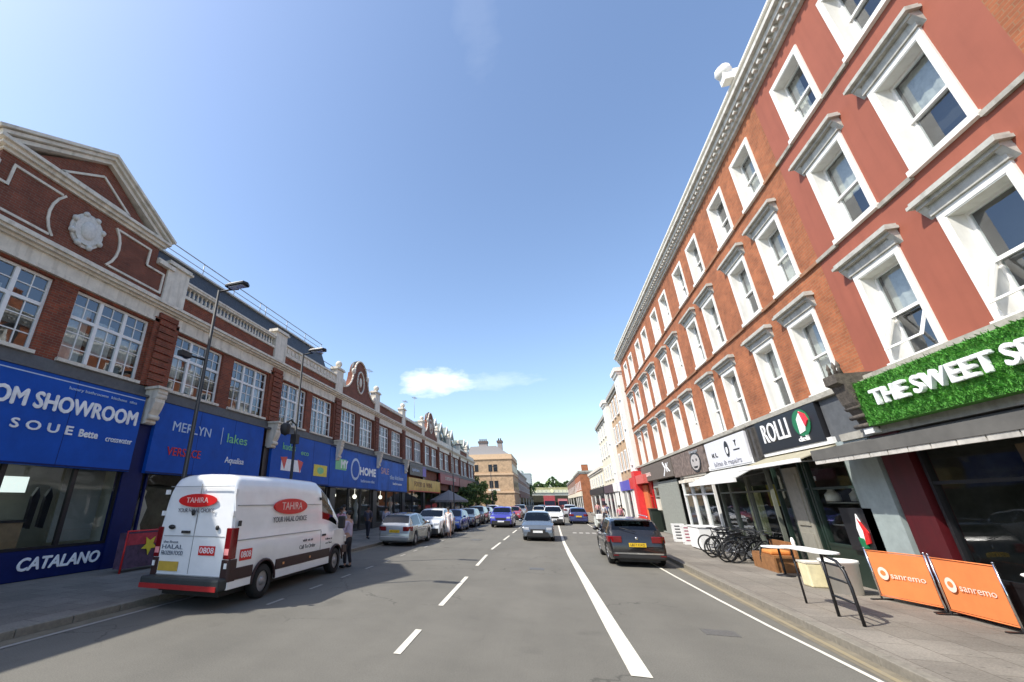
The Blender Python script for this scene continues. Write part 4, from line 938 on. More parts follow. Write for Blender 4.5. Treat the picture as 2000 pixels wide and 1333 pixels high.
# right side, beyond the orange brick terrace
b = block('town_house', 'narrow white stuccoed house just beyond the orange brick terrace', 'house', XR-.35, XR+9, 39.32, 41.6, 12.9, WHITE, 'R', (5.0, 8.0, 10.6), cols=1, win=(.5, 1.3), base=LETR, group=GF, corn=WHITE)
b = block('town_house', 'tan brick house between two white facades beyond the right terrace', 'house', XR, XR+9, 41.62, 49.5, 12.3, BRICK_T, 'R', (4.9, 7.6, 10.1), cols=4, win=(.8, 1.6), base=mat('violet_blue_fascia', (.09, .08, .4), .5), group=GF, corn=STONE_G)
b = block('town_house', 'white pilastered slice of facade beyond the tan brick house', 'house', XR-.4, XR+9, 49.52, 51.8, 12.2, WHITE, 'R', (5.0, 8.0), cols=1, win=(.5, 1.3), base=WHITE, group=GF, corn=WHITE)
b = block('town_house', 'cream rendered terrace facade ending the tall right row', 'house', XR-.1, XR+9, 51.82, 63, 11.2, CREAMW, 'R', (4.6, 7.2, 9.4), cols=5, win=(.8, 1.4), base=mat('dark_mixed_fascia', (.08, .05, .06), .6), group=GF, corn=STONE_G)
b = block('shop_building', 'low two storey cream building after the tall right row', 'building', XR-.2, XR+9, 63.05, 84, 6.2, CREAMW, 'R', (4.2,), cols=6, win=(1.2, 1.2), base=DK, group=GF, corn=CREAM)
m = MB(); m.prism([(XR+.3, 6.55), (XR+8, 6.55), (XR+4, 8.3)], 'y', 63.3, 83.8); m.build('roof', SLATE, b)
b = block('shop_building', 'orange brick building with pale lower walls near the right of the bridge', 'building', XR-1.2, XR+8, 92, 112, 7.4, BRICK_R, 'R', (4.3,), cols=4, win=(1.2, 1.4), base=CREAMW, group=GF, corn=STONE_G)
m = MB(); m.box(XR-.6, XR+.6, 93, 94.2, 7.7, 9.0); m.build('chimney', BRICK_R, b)
b = block('shop_building', 'brown brick building right of the bridge, farthest on the right', 'building', XR-.8, XR+8, 118, 170, 7.6, BRICK_B, 'R', (4.3,), cols=7, win=(1.4, 1.4), base=CREAMW, group=GF, corn=STONE_G)
# left side, beyond the terrace
GL = 'buildings beyond the left terrace'
t = thing('corner_building', 'tan brick corner building with twin chimney stacks beyond the left terrace', 'building', (-12.5, 104, 0), world_coords=True, group=GL)
X0, X1, Y0, Y1, Hh = -19.5, -7.8, 104, 122, 11.6
m = MB(); m.box(X0, X1, Y0, Y1, 0, Hh); m.build('wall', BRICK_T, t)
m = MB()
for z in (3.9, 7.9, Hh-.1): m.box(X0, X1+.2, Y0-.2, Y1, z, z+.35)
m.box(X0, X1+.1, Y0-.1, Y1, Hh+.25, Hh+1.1); m.build('cornice', mat('tan_stone', (.6, .42, .26), .8), t)
for z in (5.0, 8.7):
    for xx in (-16.2, -12.9, -11.7, ):
        m = MB(); m.box(xx-.45, xx+.45, Y0-.04, Y0+.05, z, z+1.6); m.build('window', DARKG, t)
    for k in range(5):
        m = MB(); yy = Y0+2+k*3.4; m.box(X1-.05, X1+.04, yy-.5, yy+.5, z, z+1.7); m.build('window', DARKG, t)
for xx in (-16.2, -12.3):
    m = MB(); m.box(xx-1.4, xx+1.4, Y0-.06, Y0+.05, 4.3, 4.8); m.build('window_hood', CREAM, t)
m = MB(); m.box(X0+.5, X1-.8, Y0+.3, Y1-.5, Hh+.3, Hh+1.3); m.prism([(X0+.5, Hh+1.3), (X1-.8, Hh+1.3), (X1-3.5, Hh+3.2), (X0+2, Hh+3.2)], 'y', Y0+1, Y1-1); m.build('roof', mat('grey_lead_roof', (.33, .31, .30), .8), t)
for xx, w in ((-14.5, 2.1), (-10.4, 1.1)):
    m = MB(); m.box(xx-w/2, xx+w/2, Y0+1.5, Y0+3, Hh+1, Hh+4.0); m.cur = 1; m.box(xx-w/2-.15, xx+w/2+.15, Y0+1.35, Y0+3.15, Hh+4.0, Hh+4.5)
    for k in range(int(w/.5)): m.lathe([(.18, 0), (.14, .5), (.18, .6)], (xx-w/2+.3+k*.5, Y0+2.2, Hh+4.5), 8)
    m.build('chimney', [mat('grey_brick', (.30, .26, .24), .8), mat('dark_pots', (.12, .09, .08), .8)], t)
b = block('terrace_row', 'brown brick terrace running on from the tan corner building', 'building', -18, -7.9, 122.1, 170, 9.8, BRICK_B, 'L', (5, 8), cols=9, win=(1.2, 1.7), base=mat('brown_fascia', (.15, .05, .04), .6), group=GL, corn=STONE_G)
b = block('terrace_row', 'grey brown terrace behind the brown brick one, nearer the bridge', 'building', -17, -8.4, 171, 225, 9.0, BRICK_B, 'L', (5, 8), cols=9, win=(1.2, 1.7), base=DK, group=GL, corn=STONE_G)
b = block('apartment_block', 'white and glass apartment block rising left of the bridge', 'apartment block', -28, -14.5, 262, 285, 19, mat('white_cladding', (.6, .62, .64), .6, var=.1), 'L', (8, 11, 14), cols=4, win=(3, 1.8), group=GL, corn=WHITE)
b = block('apartment_block', 'grey slab tower behind the white apartment block', 'apartment block', -24, -12, 330, 350, 21, mat('grey_cladding', (.25, .29, .33), .6, var=.1), 'L', (12, 15, 18), cols=4, win=(3, 1.8), group=GL, corn=STEEL)
b = block('shop_building', 'dark side street building seen behind the end of the left terrace', 'building', -34, -21, 96, 110, 9, BRICK_B, 'L', (5,), cols=3, group=GL)

# railway bridge
t = thing('railway_bridge', 'pale railway bridge crossing the far end of the street', 'bridge', (0, 236, 0), world_coords=True)
PB = mat('pale_bridge_paint', (.50, .50, .42), .7, var=.1, grime=.3)
m = MB(); m.box(-60, 60, 235, 245, 4.9, 6.1); m.box(-60, 60, 234.6, 235, 6.1, 6.35); m.build('deck', PB, t)
m = MB(); m.box(-60, 60, 235.2, 235.5, 6.35, 7.6)
for k in range(60): m.box(-60+2*k, -59.8+2*k, 235.0, 235.2, 6.35, 7.6)
m.build('parapet', mat('cream_parapet', (.58, .57, .42), .7), t)
for xx in (-13, 14):
    m = MB(); m.box(xx-2.5, xx+2.5, 235.5, 244.5, 0, 4.9); m.build('abutment', BRICK_B, t)
m = MB(); m.lathe([(.9, 0), (.9, .1)], (1.2, 234.5, 7.0), 20, 'y'); m.build('clearance_sign', mat('pale_yellow_sign', (.8, .78, .45), .5), t)
# embankment
m = MB(); m.box(-60, 60, 247, 249, 0, 5.4); tag(m.build('retaining_wall', mat('dark_underpass_wall', (.05, .05, .035), .9, var=.4, scale=1)), 'added wall coloured dark for the shade under the railway bridge', 'wall')  # added backing, near-black colour stands for the shade below the deck
m = MB(); m.box(-110, 110, 250, 330, -.1, 7.2); m.prism([(-110, 7.2), (110, 7.2), (90, 9.2), (-90, 9.2)], 'y', 252, 330)
tag(m.build('embankment', mat('dry_grass_bank', (.34, .32, .17), .95, var=.35, scale=.5)), kind='structure')  # grass colour paled to stand for haze over the distance

# ---------------------------------------------------------------- trees
LEAFS = [mat('leaf_dark', (.022, .05, .014), .8, var=.4, scale=4), mat('leaf_mid', (.05, .10, .022), .8, var=.4, scale=4), mat('leaf_light', (.13, .18, .045), .8, var=.3, scale=4)]
BARK = mat('bark', (.10, .075, .05), .9, var=.4, scale=8)
def tree(label, x, y, h, r, trunk, seed, n=1500, leaf=.28, group='street trees', cat='tree', tint=0):
    rn = random.Random(seed); t = thing('tree', label, cat, (x, y, 0.1), group=group)
    m = MB(); m.tube([(0, 0, 0), (.05, 0, trunk*.6), (0, .1, trunk), (.1, 0, h*.75)], [.16*h/6, .12*h/6, .1*h/6, .03], 8)
    cl = []
    for k in range(14):
        a = rn.uniform(0, 2*PI); rr = r*rn.uniform(.25, .8); z = trunk+(h-trunk)*rn.uniform(.1, .9); c = Vector((rr*math.cos(a), rr*math.sin(a), z)); cl.append((c, r*rn.uniform(.28, .5), rn.choice((0, 1, 1, 2))))
        m.tube([(0, 0, trunk*.8), tuple(c*.5+Vector((0, 0, trunk*.35))), tuple(c)], [.06*h/6, .04*h/6, .015], 5)
    m.build('trunk', BARK, t)
    m = MB()
    for k in range(n):
        c, rr, ci = cl[k % len(cl)]; d = Vector((rn.gauss(0, 1), rn.gauss(0, 1), rn.gauss(0, .8))).normalized()*rr*rn.uniform(.5, 1.08); p = c+d
        m.cur = max(0, min(2, ci+rn.choice((-1, 0, 0, 1))+tint)); u = Vector((rn.gauss(0, 1), rn.gauss(0, 1), rn.gauss(0, 1))).normalized(); w = u.cross(Vector((rn.gauss(0, 1), rn.gauss(0, 1), rn.gauss(0, 1)))).normalized(); s_ = leaf*rn.uniform(.6, 1.3)
        m.quad(p-u*s_, p+w*s_*.5, p+u*s_, p-w*s_*.5)
    m.build('crown', LEAFS, t, fix=False)
tree('dark green tree standing at the end of the left terrace', -13.6, 85, 8.2, 1.1, 3.0, 11, 1000, .22, tint=1)
tree('light green bushy tree before the tan corner building', -10.8, 84, 3.9, 1.3, 1.3, 12, 1000, .2, tint=2)
tree('small pale green tree along the left pavement beneath the red fascia', -10.3, 66, 4.6, 1.6, 1.6, 13, 1400, .22, tint=1)
tree('low olive green tree beside the grey parasol on the left', -10.4, 57, 3.9, 1.4, 1.5, 14, 1300, .2)
tree('dark tree by the white block left of the bridge', -10.5, 205, 9.5, 4, 2.5, 15, 1200, .6)
m = MB(); rn = random.Random(21)
for k in range(5200):
    x = rn.uniform(-70, 75); hump = 2.2+1.6*math.sin(x*.22+1)+1.2*math.sin(x*.71); z = 9.0+abs(rn.random())**.7*max(.6, hump)*1.25; y = 262+rn.uniform(-3, 6); s_ = rn.uniform(.5, 1.1)
    m.cur = rn.choice((0, 0, 1, 1, 2)); u = Vector((rn.gauss(0, 1), rn.gauss(0, 1), rn.gauss(0, 1))).normalized(); w = u.cross(Vector((rn.gauss(0, 1), rn.gauss(0, 1), rn.gauss(0, 1)))).normalized(); p = Vector((x, y, z)); m.quad(p-u*s_, p+w*s_*.6, p+u*s_, p-w*s_*.6)
tag(m.build('embankment_scrub', LEAFS, fix=False), 'band of dark green bushes growing along the top of the embankment', 'bushes', kind='stuff')

# ---------------------------------------------------------------- lamp posts
def lamp_post(label, x, y, h, flag, cctv):
    t = thing('lamp_post', label, 'lamp post', (x, y, .12), group='street lamps on the left pavement')
    m = MB(); m.tube([(0, 0, 0), (0, 0, 1.5), (0, 0, 1.52), (0, 0, h)], [.095, .085, .062, .04], 10); m.tube([(0, 0, h-.05), (.25, .1, h+.03), (.55, .2, h+.06)], .028, 8); m.build('post', mat('dark_grey_post', (.012, .013, .015), .6), t)
    m = MB(); m.prism([(.30, -.13), (.30, .13), (.98, .16), (1.05, 0), (.98, -.16)], 'z', h+.02, h+.11); m.prism([(.35, -.1), (.35, .1), (.9, .1), (.9, -.1)], 'z', h+.11, h+.15)
    o = m.build('lamp_head', mat('lamp_head_black', (.015, .016, .018), .4), t, bevel=.02)
    m = MB(); m.box(.42, .92, -.1, .1, h+.0, h+.02); m.build('lens', CLEARL, o)
    if flag:
        m = MB(); m.tube([(0, 0, flag), (-.2, -.5, flag+.02)], .03, 6); m.box(-.28, -.12, -.75, -.4, flag-.06, flag+.08); m.build('bracket', PLAST, t)
    if cctv:
        m = MB(); m.tube([(0, 0, cctv+.3), (-.05, -.3, cctv+.45), (-.05, -.55, cctv+.3)], .03, 6); m.lathe([(.0, -.28), (.15, -.2), (.19, -.05), (.19, .1), (.1, .18)], (-.05, -.6, cctv+.1), 12); m.box(-.12, .12, -.12, .12, cctv-.4, cctv-.05); m.build('camera_housing', PLAST, t)
lamp_post('nearest dark street lamp, its post passing in front of the serif sign', -8.95, 8.85, 7.95, 5.7, None)
lamp_post('second dark street lamp with a camera dome, in front of the picture sticker sign', -8.95, 13.75, 7.55, None, 4.35)
lamp_post('third street lamp, small, beside the row of parked cars', -8.9, 42, 7.2, None, None)
lamp_post('small distant street lamp before the light green tree', -8.9, 72, 7.2, None, None)
# aerials on the roofs
for k, (x, y, z, h_) in enumerate([(-14.5, 33.2, 11.1, 2.2), (-14.6, 44, 11.1, 1.7), (-14.4, 47.0, 12.3, 1.6)]):
    t = thing('tv_aerial', ['tall television aerial just right of the first curved gable', 'television aerial on the roof above the yellow sign', 'short television aerial beside the farther curved gable'][k], 'aerial', (x, y, z), group='aerials on the left roofs')
    m = MB(); m.tube([(0, 0, -1), (0, 0, h_)], .02, 5); m.build('mast', STEEL, t)
    m = MB(); m.tube([(-.1, -.5, h_-.1), (.1, .5, h_-.1)], .015, 5)
    for q in range(6): yy = -.45+q*.18; m.tube([(-.25, yy, h_-.1), (.25, yy, h_-.1)], .012, 4)
    m.build('antenna', STEEL, t)

# ---------------------------------------------------------------- cars
def lerp(tbl, x):
    if x <= tbl[0][0]: return tbl[0][1]
    for (a, va), (b2, vb) in zip(tbl, tbl[1:]):
        if x <= b2:
            t = (x-a)/(b2-a); return va+(vb-va)*t
    return tbl[-1][1]
def smooth(tbl, x, w=.05): return sum(lerp(tbl, x+w*k) for k in (-1, -.5, 0, .5, 1))/5
SHAPES = {
 'hatch': dict(L=4.1, W=1.76, wb=(-1.2, 1.3), wr=.315, belt=[(-2.05, .93), (0, .95), (1.2, .90), (2.05, .75)], top=[(-2.05, .50), (-2.0, .93), (-1.93, 1.0), (-1.60, 1.38), (-1.2, 1.46), (-.2, 1.50), (.35, 1.45), (1.15, .98), (1.9, .80), (2.0, .66), (2.05, .45)], scr=(.35, 1.15), rear=(-1.93, -1.5), sil=.20),
 'suv': dict(L=4.5, W=1.86, wb=(-1.33, 1.35), wr=.355, belt=[(-2.25, 1.08), (0, 1.08), (1.2, 1.04), (2.25, .9)], top=[(-2.25, .55), (-2.2, 1.02), (-2.12, 1.1), (-1.8, 1.5), (-1.4, 1.60), (-.2, 1.64), (.4, 1.58), (1.15, 1.12), (2.05, 1.0), (2.2, .82), (2.25, .5)], scr=(.4, 1.15), rear=(-2.12, -1.72), sil=.24),
 'estate': dict(L=4.4, W=1.82, wb=(-1.3, 1.33), wr=.33, belt=[(-2.2, .98), (0, .97), (1.2, .92), (2.2, .78)], top=[(-2.2, .52), (-2.16, .98), (-2.1, 1.03), (-1.82, 1.40), (-1.5, 1.48), (-.2, 1.50), (.3, 1.46), (1.15, 1.0), (2.0, .84), (2.14, .68), (2.2, .45)], scr=(.3, 1.15), rear=(-2.10, -1.74), sil=.20),
}
def make_car(shape, body_mat, label, loc, facing_away, group=None, yplate=None, detail=True, roofm=None, lights='full', cat='car'):
    S = SHAPES[shape]; L, W = S['L'], S['W']; hw = W/2; n = 74 if detail else 44
    rz = PI/2 if facing_away else -PI/2           # local +x is the front of the car
    t = thing('car', label, cat, (loc[0], loc[1], 0), rz, group)
    xs = [-L/2+L*k/n for k in range(n+1)]
    e = .0
    xs = sorted(set([round(x, 4) for x in xs]+[-L/2+.01, -L/2+.03, L/2-.03, L/2-.01]))
    def ring(x):
        u = abs(x)/(L/2); w = hw*(1-.10*max(0, (u-.72)/.28)**2.2)*(1 if u < .995 else .97)
        zt = smooth(S['top'], x, .035); zb_ = min(smooth(S['belt'], x), zt-.015)
        zl = S['sil']+.04*max(0, (u-.85)/.15)
        for wx in S['wb']:
            d = abs(x-wx); ra = S['wr']+.055
            if d < ra: zl = max(zl, S['wr']+math.sqrt(ra*ra-d*d))
        zl = min(zl, zb_-.06); gh = zt-zb_; fullbelt = smooth(S['belt'], x)
        k = min(1, max(0, (zt-fullbelt)/.3)); tum = .34*gh
        pts = [(w*.93, zl), (w*.985, zl+(zb_-zl)*.12), (w, zl+(zb_-zl)*.45), (w*.992, zl+(zb_-zl)*.72), (w*.965, zb_-(zb_-zl)*.03), (w*.945, zb_)]
        wt = w*.935-tum
        if gh > .08: pts += [(w*.94-tum*.5, zb_+gh*.5), (wt+.01, zb_+gh*.86), (wt-.05, zb_+gh*.955), (wt-.16, zt-.012), (wt*.5, zt), (0, zt+.006)]
        else: pts += [(w*.90, zb_+gh*.3), (w*.85, zb_+gh*.6), (w*.78, zb_+gh*.8), (w*.65, zb_+gh*.95), (w*.35, zt), (0, zt+.006)]
        return pts
    rings = [ring(x) for x in xs]; np_ = len(rings[0])
    B = MB(); Gs = {'windscreen': MB(), 'rear_window': MB(), 'side_window': MB(), 'side_window2': MB(), 'side_window3': MB(), 'side_window4': MB()}; B.smooth = True
    for q in Gs.values(): q.smooth = True
    sc0, sc1 = S['scr']; r0, r1 = S['rear']; pill = [(-.32, -.22)]
    for i in range(len(xs)-1):
        xm = (xs[i]+xs[i+1])/2; zt = smooth(S['top'], xm, .035); gh = zt-smooth(S['belt'], xm)
        for j in range(np_-1):
            for sg in (1, -1):
                P = lambda a, b2: (xs[a], sg*rings[a][b2][0], rings[a][b2][1])
                q = [P(i, j), P(i+1, j), P(i+1, j+1), P(i, j+1)]
                if sg < 0: q = q[::-1]
                tgt = B
                if j in (5, 6) and gh > .13 and sc1-.05 > xm > r0+.32 and not any(a < xm < b2 for a, b2 in pill) and not (sc0-.10+.0 < xm < sc0+.0 and False): tgt = Gs['side_window'+('' if sg > 0 else '2') if xm < -.27 else 'side_window'+('3' if sg > 0 else '4')]
                if j >= 9 and sc0+.06 < xm < sc1-.03: tgt = Gs['windscreen']
                if j >= 8 and j < 9 and sc0+.06 < xm < sc1-.1: tgt = Gs['windscreen']
                if j >= 8 and r0+.06 < xm < r1-.02: tgt = Gs['rear_window']
                tgt.quad(*q)
    for i in (0, len(xs)-1):      # close the ends
        k = rings[i]; poly = [(xs[i], a, b2) for a, b2 in k]+[(xs[i], -a, b2) for a, b2 in k[-2::-1]]
        n0 = len(B.v); B.v += poly; B.face(list(range(n0, n0+len(poly))))
    body = B.build('body', body_mat, t)
    body.data.polygons.foreach_set('use_smooth', [True]*len(body.data.polygons))
    md = body.modifiers.new('edge', 'EDGE_SPLIT'); md.split_angle = R(38)
    for k, q in Gs.items():
        if q.v: q.build(k.rstrip('234'), CARG, t)
    # dark seats / cabin volume seen through the glass
    m = MB(); m.box(r1-.1, sc0+.55, -hw*.72, hw*.72, .45, .86)
    for xx in (-.75, .15):
        for yy in (-.36, .36): m.box(xx-.08, xx+.08, yy-.2, yy+.2, .8, smooth(S['top'], 0)-.25)
    m.build('seats', BLACK, t, bevel=.04)
    m = MB(); m.box(-L/2+.12, L/2-.12, -hw*.68, hw*.68, .16, .5); m.box(S['wb'][0]+.5, S['wb'][1]-.5, -hw*.92, hw*.92, .17, .30); m.build('underbody', PLAST, t)
    for wx in S['wb']:
        for sg in (1, -1):
            m = MB(); r_ = S['wr']; m.lathe([(r_*.62, -.10), (r_*.9, -.105), (r_, -.07), (r_, .07), (r_*.9, .105), (r_*.62, .10)], (wx, sg*(hw-.13), r_), 28, 'y', False)
            w = m.build('wheel', RUBBER, t)
            if detail:
                m = MB(); yo = sg*(hw-.045); m.lathe([(r_*.63, 0), (r_*.58, -sg*.03)], (wx, yo, r_), 24, 'y')
                for k in range(5):
                    a = 2*PI*k/5+.3; c_, s_ = math.cos(a), math.sin(a); m.tube([(wx+c_*.05, yo, r_+s_*.05), (wx+c_*r_*.6, yo-sg*.01, r_+s_*r_*.6)], .028, 6)
                m.lathe([(.0, .012*sg), (.06, .0), (.06, -.02*sg)], (wx, yo, r_), 12, 'y'); m.build('rim', ALLOY, w)
    # lamps, plates, grille
    zbelt_r = smooth(S['belt'], -L/2); zf = smooth(S['belt'], L/2)
    xr, xf = -L/2, L/2
    for sg in (1, -1):
        m = MB(); m.prism([(xr-.012, sg*hw*.50), (xr-.012, sg*hw*.80), (xr+.10, sg*hw*.955), (xr+.30, sg*hw*1.005), (xr+.30, sg*hw*.94), (xr+.14, sg*hw*.86), (xr+.04, sg*hw*.5)][::sg], 'z', zbelt_r-.24, zbelt_r-.04); m.build('tail_light', REDL, t, bevel=.02)
        m = MB(); m.prism([(xf-.02, sg*hw*.52), (xf-.04, sg*hw*.84), (xf-.18, sg*hw*.95), (xf-.48, sg*hw*.99), (xf-.48, sg*hw*.9), (xf-.15, sg*hw*.55)][::sg], 'z', zf-.20, zf-.06); m.build('headlight', CLEARL, t, bevel=.02)
        if detail:
            m = MB(); m.ball((sc1-.35, sg*(hw+.09), smooth(S['belt'], .8)+.09), .12, 10, 6, (.55, .9, .62)); m.tube([(sc1-.3, sg*hw*.9, smooth(S['belt'], .8)+.02), (sc1-.35, sg*(hw+.04), smooth(S['belt'], .8)+.07)], .025, 6); m.build('door_mirror', body_mat, t)
    m = MB(); m.box(xf-.06, xf+.012, -hw*.46, hw*.46, zf-.30, zf-.14); m.prism([(-hw*.74, .25), (hw*.74, .25), (hw*.6, .48), (-hw*.6, .48)], 'x', xf-.06, xf+.012); m.build('grille', PLAST, t, bevel=.01)
    m = MB(); m.box(xr-.03, xr+.1, -hw*.86, hw*.86, .26, .44); m.build('rear_bumper', PLAST if shape == 'suv' or lights == 'chrome' else body_mat, t, bevel=.03)
    if shape == 'suv' and not facing_away:
        m = MB(); m.prism([(xf+.004, -hw*.84), (xf+.004, hw*.84), (xf-.25, hw*1.0), (xf-.25, -hw*1.0)], 'z', .26, .56); m.build('front_bumper', PLAST, t, bevel=.02)
    m = MB(); m.box(xf+.012, xf+.024, -.26, .26, .43, .54); m.build('number_plate', WPLATE, t)
    m = MB(); m.box(xr-.03, xr+.0, -.26, .26, .62, .74); m.build('number_plate', YPLATE, t)
    if detail:
        m = MB(); letters(m, 'LB17 KXO', 'B', 0, 0, 0, .1, .44, ext=.003)
        mm = MB(); mm.add([(xr-.034+.0*p[1], -p[0], p[2]+.68) for p in m.v], m.f); mm.build('plate_lettering', INK, t)
    if lights == 'chrome':
        m = MB(); m.box(xr-.04, xr-.005, -hw*.8, hw*.8, .40, .445); m.build('chrome_strip', CHROME, t)
        for sg in (1, -1):
            m = MB(); m.box(xr-.045, xr-.02, sg*hw*.78-.08, sg*hw*.78+.08, .345, .375); m.build('rear_reflector', REDL, t)
        m = MB(); m.box(xr+.20, xr+.48, -hw*.62, hw*.62, smooth(S['top'], r1)-.01, smooth(S['top'], r1)+.03); m.build('rear_spoiler', body_mat, t, bevel=.012)
        m = MB()
        for sg in (1, -1): m.tube([(-1.4, sg*hw*.66, 1.50), (-1.3, sg*hw*.66, 1.545), (.1, sg*hw*.66, 1.565), (.2, sg*hw*.66, 1.52)], .018, 6)
        m.build('roof_rail', CHROME, t)
        m = MB(); m.tube([(xr+.03, -.02, 1.08), (xr+.16, .45, 1.2)], .012, 5); m.build('rear_wiper', PLAST, t)
        m = MB(); m.lathe([(.05, 0), (.045, -.012), (0, -.016)], (xr-.0, 0, .88), 14, 'x'); m.build('badge', CHROME, t)
    return t
K1 = 'cars parked along the left kerb'
DIR_A, DIR_T = True, False
make_car('estate', paint('black_car_paint', (.012, .011, .012), .18), 'black hatchback with red tail lights and yellow plate parked by the right kerb', (2.62, 17.0+2.2), True, lights='chrome')
make_car('hatch', paint('graphite_car_paint', (.13, .15, .17), .2, .4), 'grey hatchback driving toward the camera beside the white line', (-.86, 26.0+2.05), False)
make_car('hatch', paint('silver_car_paint', (.36, .38, .38), .25, .6), 'silver hatchback parked first behind the van, seen from behind', (-7.5, 21.0+2.05), True, K1)
make_car('suv', paint('white_car_paint', (.66, .68, .68), .25), 'white off-roader facing the camera behind the silver hatchback', (-7.3, 26.0+2.25), False, K1)
make_car('hatch', paint('blue_car_paint', (.03, .07, .30), .2, .3), 'bright blue hatchback parked behind the white off-roader', (-7.25, 32.0+2.05), False, K1)
make_car('estate', paint('dark_grey_car_paint', (.06, .065, .075), .2, .3), 'dark grey estate parked behind the bright blue hatchback', (-7.2, 37.2+2.2), False, K1, detail=False)
make_car('suv', paint('black_suv_paint', (.02, .02, .022), .2), 'black off-roader in the parked row, fifth from the van', (-7.2, 42.6+2.25), False, K1, detail=False)
make_car('hatch', paint('silver_car_paint2', (.42, .43, .45), .25, .5), 'pale silver hatchback in the parked row past the black off-roader', (-7.2, 48.2+2.05), False, K1, detail=False)
make_car('suv', paint('white_van_paint2', (.7, .7, .7), .3), 'white people carrier far down the parked row', (-7.1, 54.0+2.25), False, K1, detail=False)
make_car('hatch', paint('navy_car_paint', (.02, .03, .10), .25), 'dark navy hatchback, last clear one of the parked row', (-7.1, 60.5+2.05), False, K1, detail=False)
make_car('suv', paint('indigo_car_paint', (.05, .05, .33), .2, .2), 'indigo car with white plate coming toward the camera left of the dashed line', (-4.15, 38+2.25), False, detail=True)
make_car('suv', paint('white_car_paint3', (.7, .7, .68), .3), 'white car following behind the grey hatchback', (.1, 43+2.25), False, detail=False)
make_car('hatch', paint('navy_car_paint2', (.03, .04, .12), .25), 'navy hatchback parked in the right lane ahead of the black hatchback', (2.45, 46.5+2.05), True, detail=False)
make_car('hatch', paint('dark_red_paint', (.30, .03, .04), .25), 'dark red car in the distant queue left of the centre line', (-4.4, 56), False, 'distant queue of cars', detail=False)
make_car('suv', paint('grey_paint4', (.2, .2, .2), .25), 'mid grey car in the distant queue behind the dark red one', (-4.2, 64), False, 'distant queue of cars', detail=False)
make_car('hatch', paint('beige_paint', (.5, .46, .38), .25), 'beige car in the distant queue near the centre line', (-1.6, 62), False, 'distant queue of cars', detail=False)
make_car('hatch', paint('dark_paint5', (.03, .03, .03), .25), 'black car in the distant queue in front of the red delivery truck', (-1.4, 74), False, 'distant queue of cars', detail=False)
make_car('suv', paint('silver_paint6', (.4, .4, .42), .25), 'silver car far down the right lane beyond the navy hatchback', (2.5, 68), True, detail=False)
def truck(label, x, y, w, l, h, colr, cab):
    t = thing('delivery_truck', label, 'truck', (x, y, 0), group='red vehicles before the bridge')
    m = MB(); m.box(-w/2, w/2, 1.9, l, .7, h); m.build('cargo_box', colr, t, bevel=.05)
    m = MB(); m.prism([(0, .45), (0, 1.3), (.25, 2.3), (1.8, 2.4), (1.8, .45)], 'x', -w/2+.05, w/2-.05); m.build('cab', cab, t, bevel=.06)
    m = MB(); m.prism([(-.02, 1.35), (.20, 2.15), (.24, 2.15), (.02, 1.35)], 'x', -w/2+.15, w/2-.15); m.build('windscreen', CARG, t)
    for yy in (.9, l-1.2):
        for sg in (-1, 1): m = MB(); m.lathe([(.2, -.14), (.42, -.14), (.42, .14), (.2, .14)], (sg*(w/2-.2), yy, .42), 16, 'x'); m.build('wheel', RUBBER, t)
truck('red delivery truck standing before the bridge', -.2, 96, 2.3, 7, 3.2, mat('truck_red', (.33, .07, .07), .5), mat('truck_red2', (.25, .02, .03), .4))
truck('smaller pinkish red van right of the red truck', 2.6, 102, 2.0, 5, 2.6, mat('van_pink_red', (.38, .13, .13), .5), mat('van_pink_red', (.38, .13, .13), .5))

